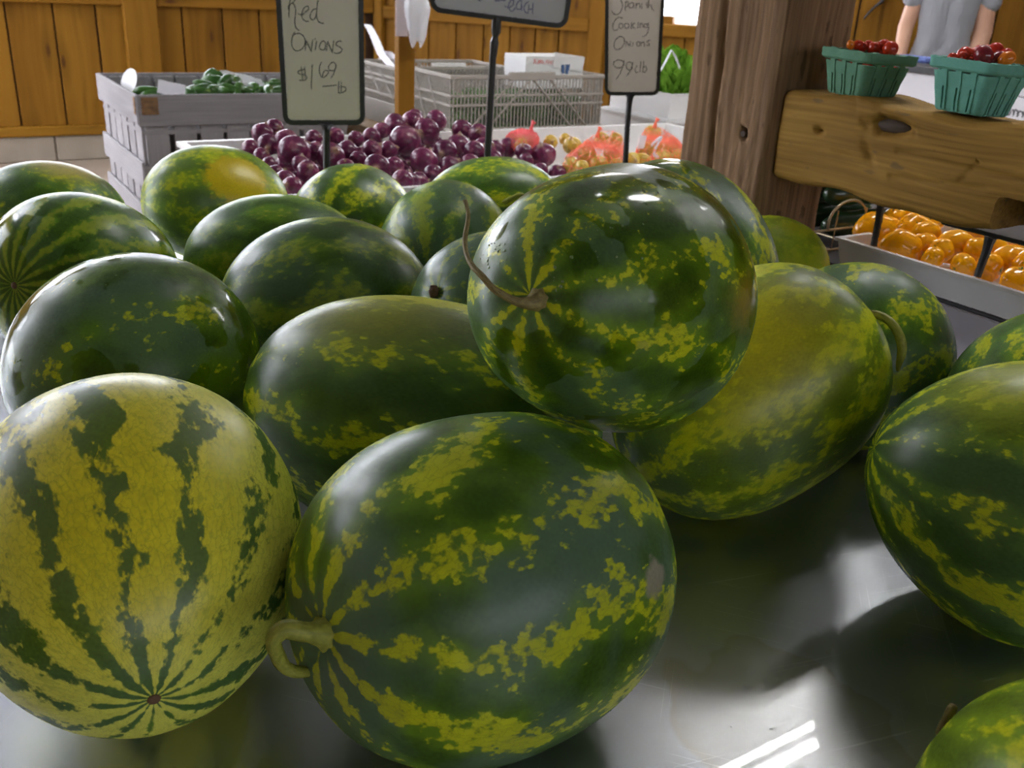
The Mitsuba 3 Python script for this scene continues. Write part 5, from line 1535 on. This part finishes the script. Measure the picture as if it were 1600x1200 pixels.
def pulp_basket(base_px, hb, ht, H, yaw, bsdf, tl, label, tlabel, group, seed):
    c0 = on_pl(*base_px, E1, 1.392 + hb)
    c = W(c0 @ E1, c0 @ E2, 1.1445)
    Rz = trimesh.transformations.rotation_matrix(yaw, [0, 0, 1])[:3, :3] @ ROOM.T
    Rz = trimesh.transformations.rotation_matrix(math.radians(3.0), RC[:, 2])[:3, :3] @ Rz     # the beam's worn top leans a little
    m = basket_mesh(hb, ht, H, seed); m.vertices = m.vertices @ Rz.T + c
    k = thing('pulp_basket', label, 'basket', None)
    add(k, m, bsdf, smooth=35)
    ztop = c[2] + H
    P_, R_, B_ = [], [], []
    for x, y, r, b, st in tl:
        d = depth_of(c) + 0.0
        p = at(x, y, d); 
        if p[2] < ztop - 0.004: p = at(x, y, d - ht * 0.55)
        P_.append(p); R_.append(r * depth_of(p) / F_PX); B_.append((b, st))
    nf = len(P_)
    for a in (-0.5, 0, 0.5):
        for b_ in (-0.5, 0, 0.5):
            for z_ in (0.016, 0.040):
                P_.append(c + Rz @ np.array([a * ht * 1.15, b_ * ht * 1.15, z_ + 0.002])); R_.append(0.0125); B_.append((0, 1.0))
    P_, R_ = np.array(P_), np.array(R_)
    for it in range(60):
        vw = (P_ - EYE) / np.linalg.norm(P_ - EYE, axis=1, keepdims=True)
        for i in range(len(P_)):
            dd = P_ - P_[i]; l = np.linalg.norm(dd, axis=1); l[i] = 9
            for j in np.nonzero(l < R_ + R_[i])[0]:
                o = R_[i] + R_[j] - l[j]
                if i < nf and j < nf:
                    s = 1.0 if dd[j] @ vw[j] > 0 else -1.0
                    P_[j] += vw[j] * s * o * 0.25; P_[i] -= vw[i] * s * o * 0.25
                elif j >= nf:
                    P_[j] += dd[j] / l[j] * o * 0.4
        L = (P_ - c) @ Rz
        lim = ht - 0.005 - R_
        L2 = L.copy(); L2[:, :2] = np.clip(L[:, :2], -lim[:, None], lim[:, None]); L2[:, 2] = np.maximum(L[:, 2], 0.006 + R_)
        lw = hb + (ht - hb) * np.clip(L2[:, 2:] / H, 0, 1) - 0.007 - R_[:, None]
        L2[nf:, :2] = np.clip(L2[nf:, :2], -lw[nf:], lw[nf:])
        P_ = c + L2 @ Rz.T
    TL = row_labels(tl, [(np.median([q[1] for q in tl]) + 1e-6, 'upper row'), (9999, 'lower row')], tlabel)
    for i in range(len(P_)):
        b, st = B_[i]
        lab = TL[i] if i < nf else 'small red tomato deep in the ' + group.split(' in the ')[1]
        k = thing('cherry_tomato', lab, 'tomato', group)
        R = rot_to(rs.normal(size=3) if st < 1.3 else E1 + 0.4 * EZ, rs.random() * 6)
        M = np.eye(4); M[:3, :3] = R @ np.diag([1, 1, st]) * 0.96 * R_[i] / st ** 0.45; M[:3, 3] = P_[i]
        scene[k] = {**SM[b], 'to_world': T(M.tolist())}


cr = lambda o, s, l: [(o[0] + a / s, o[1] + b_ / s, r / s, c, st) for a, b_, r, c, st in l]
pulp_basket((1342, 158), 0.043, 0.0575, 0.074, -0.10, 'pulp_dull', cr((1280, 40), 5, [(245, 150, 32, 2, 1), (300, 150, 38, 0, 1.2), (385, 148, 36, 0, 1), (430, 170, 46, 0, 1.2), (490, 168, 46, 0, 1.2), (545, 172, 42, 0, 1), (592, 158, 45, 0, 1), (575, 208, 38, 0, 1), (640, 212, 40, 0, 1), (340, 165, 40, 0, 1), (725, 198, 60, 0, 1)]),
            'dull green pulp basket of small tomatoes next to the timber post', 'small red tomato, {} from left in the {}, basket next to the post', 'tomatoes in the basket next to the post', 3)
pulp_basket((1515, 179), 0.042, 0.057, 0.078, 0.0, 'pulp_green', cr((1280, 40), 5, [(1030, 250, 40, 0, 1), (1075, 212, 62, 0, 1.4), (1112, 245, 50, 0, 1.4), (1195, 218, 48, 0, 1), (1172, 275, 34, 0, 1), (1284, 232, 72, 1, 1.05), (1345, 192, 44, 0, 1), (1385, 196, 44, 0, 1), (1422, 258, 62, 1, 1.6), (1385, 292, 40, 0, 1), (1565, 268, 56, 2, 1), (1620, 240, 50, 0, 1), (1466, 208, 66, 0, 1.1)]),
            'bright teal pulp basket of small tomatoes out on the beam', 'small red tomato, {} from left in the {}, basket out on the beam', 'tomatoes in the basket out on the beam', 8)

# ------------------------------------------------------------------ checkout counter
k = thing('counter', 'white panelled checkout counter with a dark top edge', 'counter')
CF = 4.155
ctz = 1.026
add(k + '__panel', rbox(CF, CF + 0.03, 0.9, 3.42, 0.04, ctz - 0.035, 0.003), 'counter_white')
add(k + '__end_panel', rbox(CF + 0.03, CF + 0.55, 3.39, 3.42, 0.04, ctz - 0.035, 0.003), 'counter_white')
add(k + '__top', rbox(CF - 0.02, CF + 0.6, 0.88, 3.45, ctz - 0.034, ctz, 0.004), 'dark_metal')
add(k + '__plinth', rbox(CF + 0.03, CF + 0.55, 0.92, 3.38, 0.0, 0.045), 'dark_metal')
lt = px_s((1540, 120), 13.333, [ell(455, 720, 62, 78), [(560, 690), (590, 720), (572, 805)], [(585, 760), (640, 690), (668, 720), (655, 825)], [(665, 770), (730, 720), (772, 745), (765, 835)], [(770, 770), (830, 735), (850, 830)]])
oc = W(CF - 0.0006, 0, 0); uu = -E2
t4 = lambda x, y: ((on_pl(x, y, E1, CF) - oc) @ uu, on_pl(x, y, E1, CF)[2])
add(k + '__lettering', flat(ribbon([smooth_stroke([t4(*q) for q in s]) for s in lt], 0.0032), oc, uu, EZ, 0.0006, 0.0), 'ink_black')
ln = [t4(x, y) for x, y in ((1584, 149), (1625, 157))]
add(k + '__line', flat(ribbon([ln], 0.0020), oc, uu, EZ, 0.0006, 0.0), 'ink_grey')
k = thing('cloth', 'folded blue cloth on the counter top in front of the person', 'cloth')
p = on_z(1432, 92, ctz + 0.012)
m = box((0.16, 0.24, 0.024), p, ROOM, 0.008); add(k, m, 'blue_cloth')

# dark strap hanging on the board wall
k = thing('strap', 'dark strap hanging on the board wall above the counter', 'strap')
c2 = float(CORNER @ N2) - 0.05
pp = np.array([on_pl(x, y, N2, c2) for x, y in ((1349, 30), (1358, 20), (1368, 10), (1378, 2), (1384, -10))])
add(k, tube(pp, [0.012, 0.02, 0.022, 0.03, 0.03], 8, 20, squash=0.4), 'dark_metal', smooth=True)

# ------------------------------------------------------------------ the person behind the counter
P('skin', mikit.proc(lambda p, n, uv: mixc((0.52, 0.29, 0.19), (0.60, 0.35, 0.24), fb(p.x * 12, p.y * 12, p.z * 12))), 0.5, specular=0.35)
P('shirt_grey', mikit.proc(lambda p, n, uv: mixc((0.24, 0.25, 0.27), (0.30, 0.31, 0.33), fb(p.x * 9, p.y * 9, p.z * 9))), 0.85, specular=0.15)
P('jeans', (0.07, 0.11, 0.24), 0.85, specular=0.15)
P('hair_brown', (0.08, 0.045, 0.022), 0.6)
P('shoe', (0.06, 0.06, 0.065), 0.6)
P('eye_white', (0.8, 0.8, 0.78), 0.3)
P('eye_dark', (0.03, 0.02, 0.015), 0.2)
P('lip', (0.42, 0.16, 0.13), 0.5)
pc = on_z(1466, 93, 0.99); PD = depth_of(pc)
fx = EYE - pc; fx[2] = 0; fx /= np.linalg.norm(fx)                # the person faces the camera
rx = np.cross(fx, EZ) * -1                                         # towards the right of the picture
PO = np.array([pc[0], pc[1], 0])
if rx @ RC[:, 0] < 0: rx = -rx


def pj(x, f, z):
    """x to the picture's right, f forward, z height."""
    return PO + rx * x + fx * f + EZ * z


def chains(bones, length=0.02, it=14):
    M = None
    for a, ra, b, rb in bones:
        s = lambda c, r: trimesh.creation.icosphere(2, r).vertices + np.asarray(c)
        h = mani(hull(np.vstack([s(a, ra), s(b, rb)])))
        M = h if M is None else M + h
    m = unmani(M.refine_to_length(length))
    m.merge_vertices()
    E_ = m.edges_unique; v_ = m.vertices.copy(); cnt = np.bincount(E_.ravel(), minlength=len(v_))[:, None]
    for k_ in range(2 * it):
        a_ = np.zeros_like(v_); np.add.at(a_, E_[:, 0], v_[E_[:, 1]]); np.add.at(a_, E_[:, 1], v_[E_[:, 0]])
        v_ = v_ + (0.5 if k_ % 2 == 0 else -0.52) * (a_ / np.maximum(cnt, 1) - v_)
    m.vertices = v_
    return m


mpx = PD / F_PX
X = lambda px: (px - 1466) * mpx
SH, EL, WR = 1.50, 1.155, 0.955
aL = [pj(X(1424), 0.0, SH - 0.02), pj(X(1409), 0.0, EL), pj(X(1410), 0.10, WR)]
aR = [pj(X(1513), 0.0, SH - 0.02), pj(X(1520), -0.01, EL), pj(X(1515), 0.10, WR)]
bones = []
for A_ in (aL, aR):
    g_ = 1.0 if A_ is aL else 1.22
    bones += [(A_[0], 0.056, A_[1], 0.044 * g_), (A_[1], 0.044 * g_, A_[2], 0.033 * g_)]
bones += [(aL[0], 0.055, pj(0, -0.01, 1.52), 0.075), (aR[0], 0.055, pj(0, -0.01, 1.52), 0.075), (pj(-0.055, 0, 1.36), 0.10, pj(-0.045, 0, 1.10), 0.088), (pj(0.055, 0, 1.36), 0.10, pj(0.045, 0, 1.10), 0.088),
          (pj(-0.045, 0, 1.10), 0.088, pj(-0.065, 0, 0.92), 0.10), (pj(0.045, 0, 1.10), 0.088, pj(0.065, 0, 0.92), 0.10), (pj(-0.045, 0, 1.1), 0.088, pj(0.045, 0, 1.1), 0.088), (pj(-0.07, 0, 0.95), 0.1, pj(0.07, 0, 0.95), 0.1),
          (pj(0, -0.01, 1.52), 0.07, pj(0, 0.005, 1.64), 0.055)]
for s in (-1, 1):
    bones += [(pj(s * 0.085, 0, 0.90), 0.09, pj(s * 0.095, 0.01, 0.50), 0.058), (pj(s * 0.095, 0.01, 0.50), 0.055, pj(s * 0.10, -0.01, 0.10), 0.038), (pj(s * 0.10, -0.01, 0.07), 0.036, pj(s * 0.105, 0.13, 0.035), 0.03)]
# head: skull, face and jaw, nose, ears
hd = lambda x, f, z: pj(x, f, z)
bones += [(hd(0, -0.01, 1.76), 0.088, hd(0, 0.0, 1.72), 0.078), (hd(0, 0.03, 1.71), 0.06, hd(0, 0.05, 1.655), 0.036), (hd(0, 0.088, 1.735), 0.008, hd(0, 0.106, 1.702), 0.013), (hd(-0.08, 0, 1.735), 0.014, hd(-0.084, -0.01, 1.71), 0.012), (hd(0.08, 0, 1.735), 0.014, hd(0.084, -0.01, 1.71), 0.012)]
# hands resting on the counter edge: palm and five fingers each
for A_, s in ((aL, 1), (aR, -1)):
    w = A_[2]; fd = fx * 0.75 - EZ * 0.45; fd /= np.linalg.norm(fd); sd = rx * s
    palm = w + fd * 0.08
    bones += [(w, 0.028, palm - sd * 0.02, 0.018), (w, 0.028, palm + sd * 0.02, 0.018)]
    for o, l in ((-0.033, 0.058), (-0.011, 0.070), (0.011, 0.075), (0.033, 0.068)):
        k0 = palm + sd * o; k1 = k0 + fd * l * 0.55 - EZ * 0.004; k2 = k1 + (fd * 0.6 - EZ * 0.8) * l * 0.5
        bones += [(k0 - fd * 0.02, 0.011, k1, 0.0092), (k1, 0.0092, k2, 0.0078)]
    t0 = w + fd * 0.03 + sd * 0.028; t1 = t0 + fd * 0.028 + sd * 0.028; t2 = t1 + fd * 0.03 + sd * 0.006
    bones += [(t0, 0.013, t1, 0.011), (t1, 0.011, t2, 0.0085)]
k = thing('person', 'person in a grey T-shirt standing behind the white counter', 'person')
body = chains(bones, 0.014, 8)
add(k + '__body', body, 'skin', smooth=True)
sh = []
for A_, s in ((aL, -1), (aR, 1)):
    el = A_[0] + (A_[1] - A_[0]) * 0.46 + rx * s * 0.016
    sh += [(A_[0] + EZ * 0.005, 0.066, el, 0.068)]
    sh += [(A_[0], 0.066, pj(0, -0.01, 1.51), 0.085)]
sh += [(pj(-0.06, 0, 1.37), 0.115, pj(-0.045, 0, 1.12), 0.103), (pj(0.06, 0, 1.37), 0.115, pj(0.045, 0, 1.12), 0.103), (pj(-0.045, 0, 1.12), 0.103, pj(-0.065, 0, 1.00), 0.106), (pj(0.045, 0, 1.12), 0.103, pj(0.065, 0, 1.00), 0.106),
       (pj(-0.06, 0, 1.37), 0.115, pj(0.06, 0, 1.37), 0.115), (pj(-0.045, 0, 1.12), 0.10, pj(0.045, 0, 1.12), 0.10), (pj(-0.065, 0, 1.0), 0.105, pj(0.065, 0, 1.0), 0.105)]
shirt = chains(sh, 0.012, 10)
cutb = mani(box((2, 2, 0.5), PO + EZ * 0.72))
shirt = unmani(mani(shirt) - cutb)
v = shirt.vertices.copy(); q = np.stack([(v - PO) @ rx, (v - PO) @ fx, v[:, 2]], 1)
fold = 0.010 * (meshkit.fbm(q * [16, 10, 4.5], 3, 5) - 0.5) * 2 + 0.005 * np.sin(q[:, 0] * 55 + 4 * np.sin(q[:, 2] * 9)) * np.clip((1.25 - q[:, 2]) * 3, 0, 1)
nn_ = np.array(shirt.vertex_normals); v += nn_ * fold[:, None]; shirt.vertices = v
add(k + '__shirt', shirt, 'shirt_grey', smooth=60)
jn = []
for s in (-1, 1):
    jn += [(pj(s * 0.085, 0, 0.90), 0.105, pj(s * 0.095, 0.01, 0.50), 0.075), (pj(s * 0.095, 0.01, 0.50), 0.075, pj(s * 0.10, -0.005, 0.10), 0.062)]
jn += [(pj(-0.075, 0, 0.93), 0.113, pj(0.075, 0, 0.93), 0.113)]
add(k + '__jeans', chains(jn, 0.018, 10), 'jeans', smooth=True)
for s in (-1, 1):
    add(k + '__shoe', chains([(pj(s * 0.10, -0.03, 0.05), 0.045, pj(s * 0.105, 0.15, 0.038), 0.038), (pj(s * 0.10, -0.02, 0.08), 0.045, pj(s * 0.10, 0.04, 0.06), 0.045)], 0.012, 6), 'shoe', smooth=True)
    add(k + '__eye', (lambda m_: (setattr(m_, 'vertices', m_.vertices + hd(s * 0.031, 0.070, 1.745)), m_)[1])(trimesh.creation.icosphere(2, 0.0115)), 'eye_white', smooth=True)
    add(k + '__iris', (lambda m_: (setattr(m_, 'vertices', m_.vertices + hd(s * 0.031, 0.0775, 1.745)), m_)[1])(trimesh.creation.icosphere(2, 0.0055)), 'eye_dark', smooth=True)
add(k + '__mouth', tube([hd(-0.024, 0.079, 1.670), hd(0, 0.0885, 1.668), hd(0.024, 0.079, 1.670)], [0.002, 0.0055, 0.002], 8, 14, squash=0.8), 'lip', smooth=True)
hr = chains([(hd(0, -0.022, 1.77), 0.096, hd(0, -0.035, 1.71), 0.080), (hd(-0.03, 0.03, 1.81), 0.045, hd(0.03, 0.03, 1.81), 0.045)], 0.012, 6)
add(k + '__hair', hr, 'hair_brown', smooth=True)
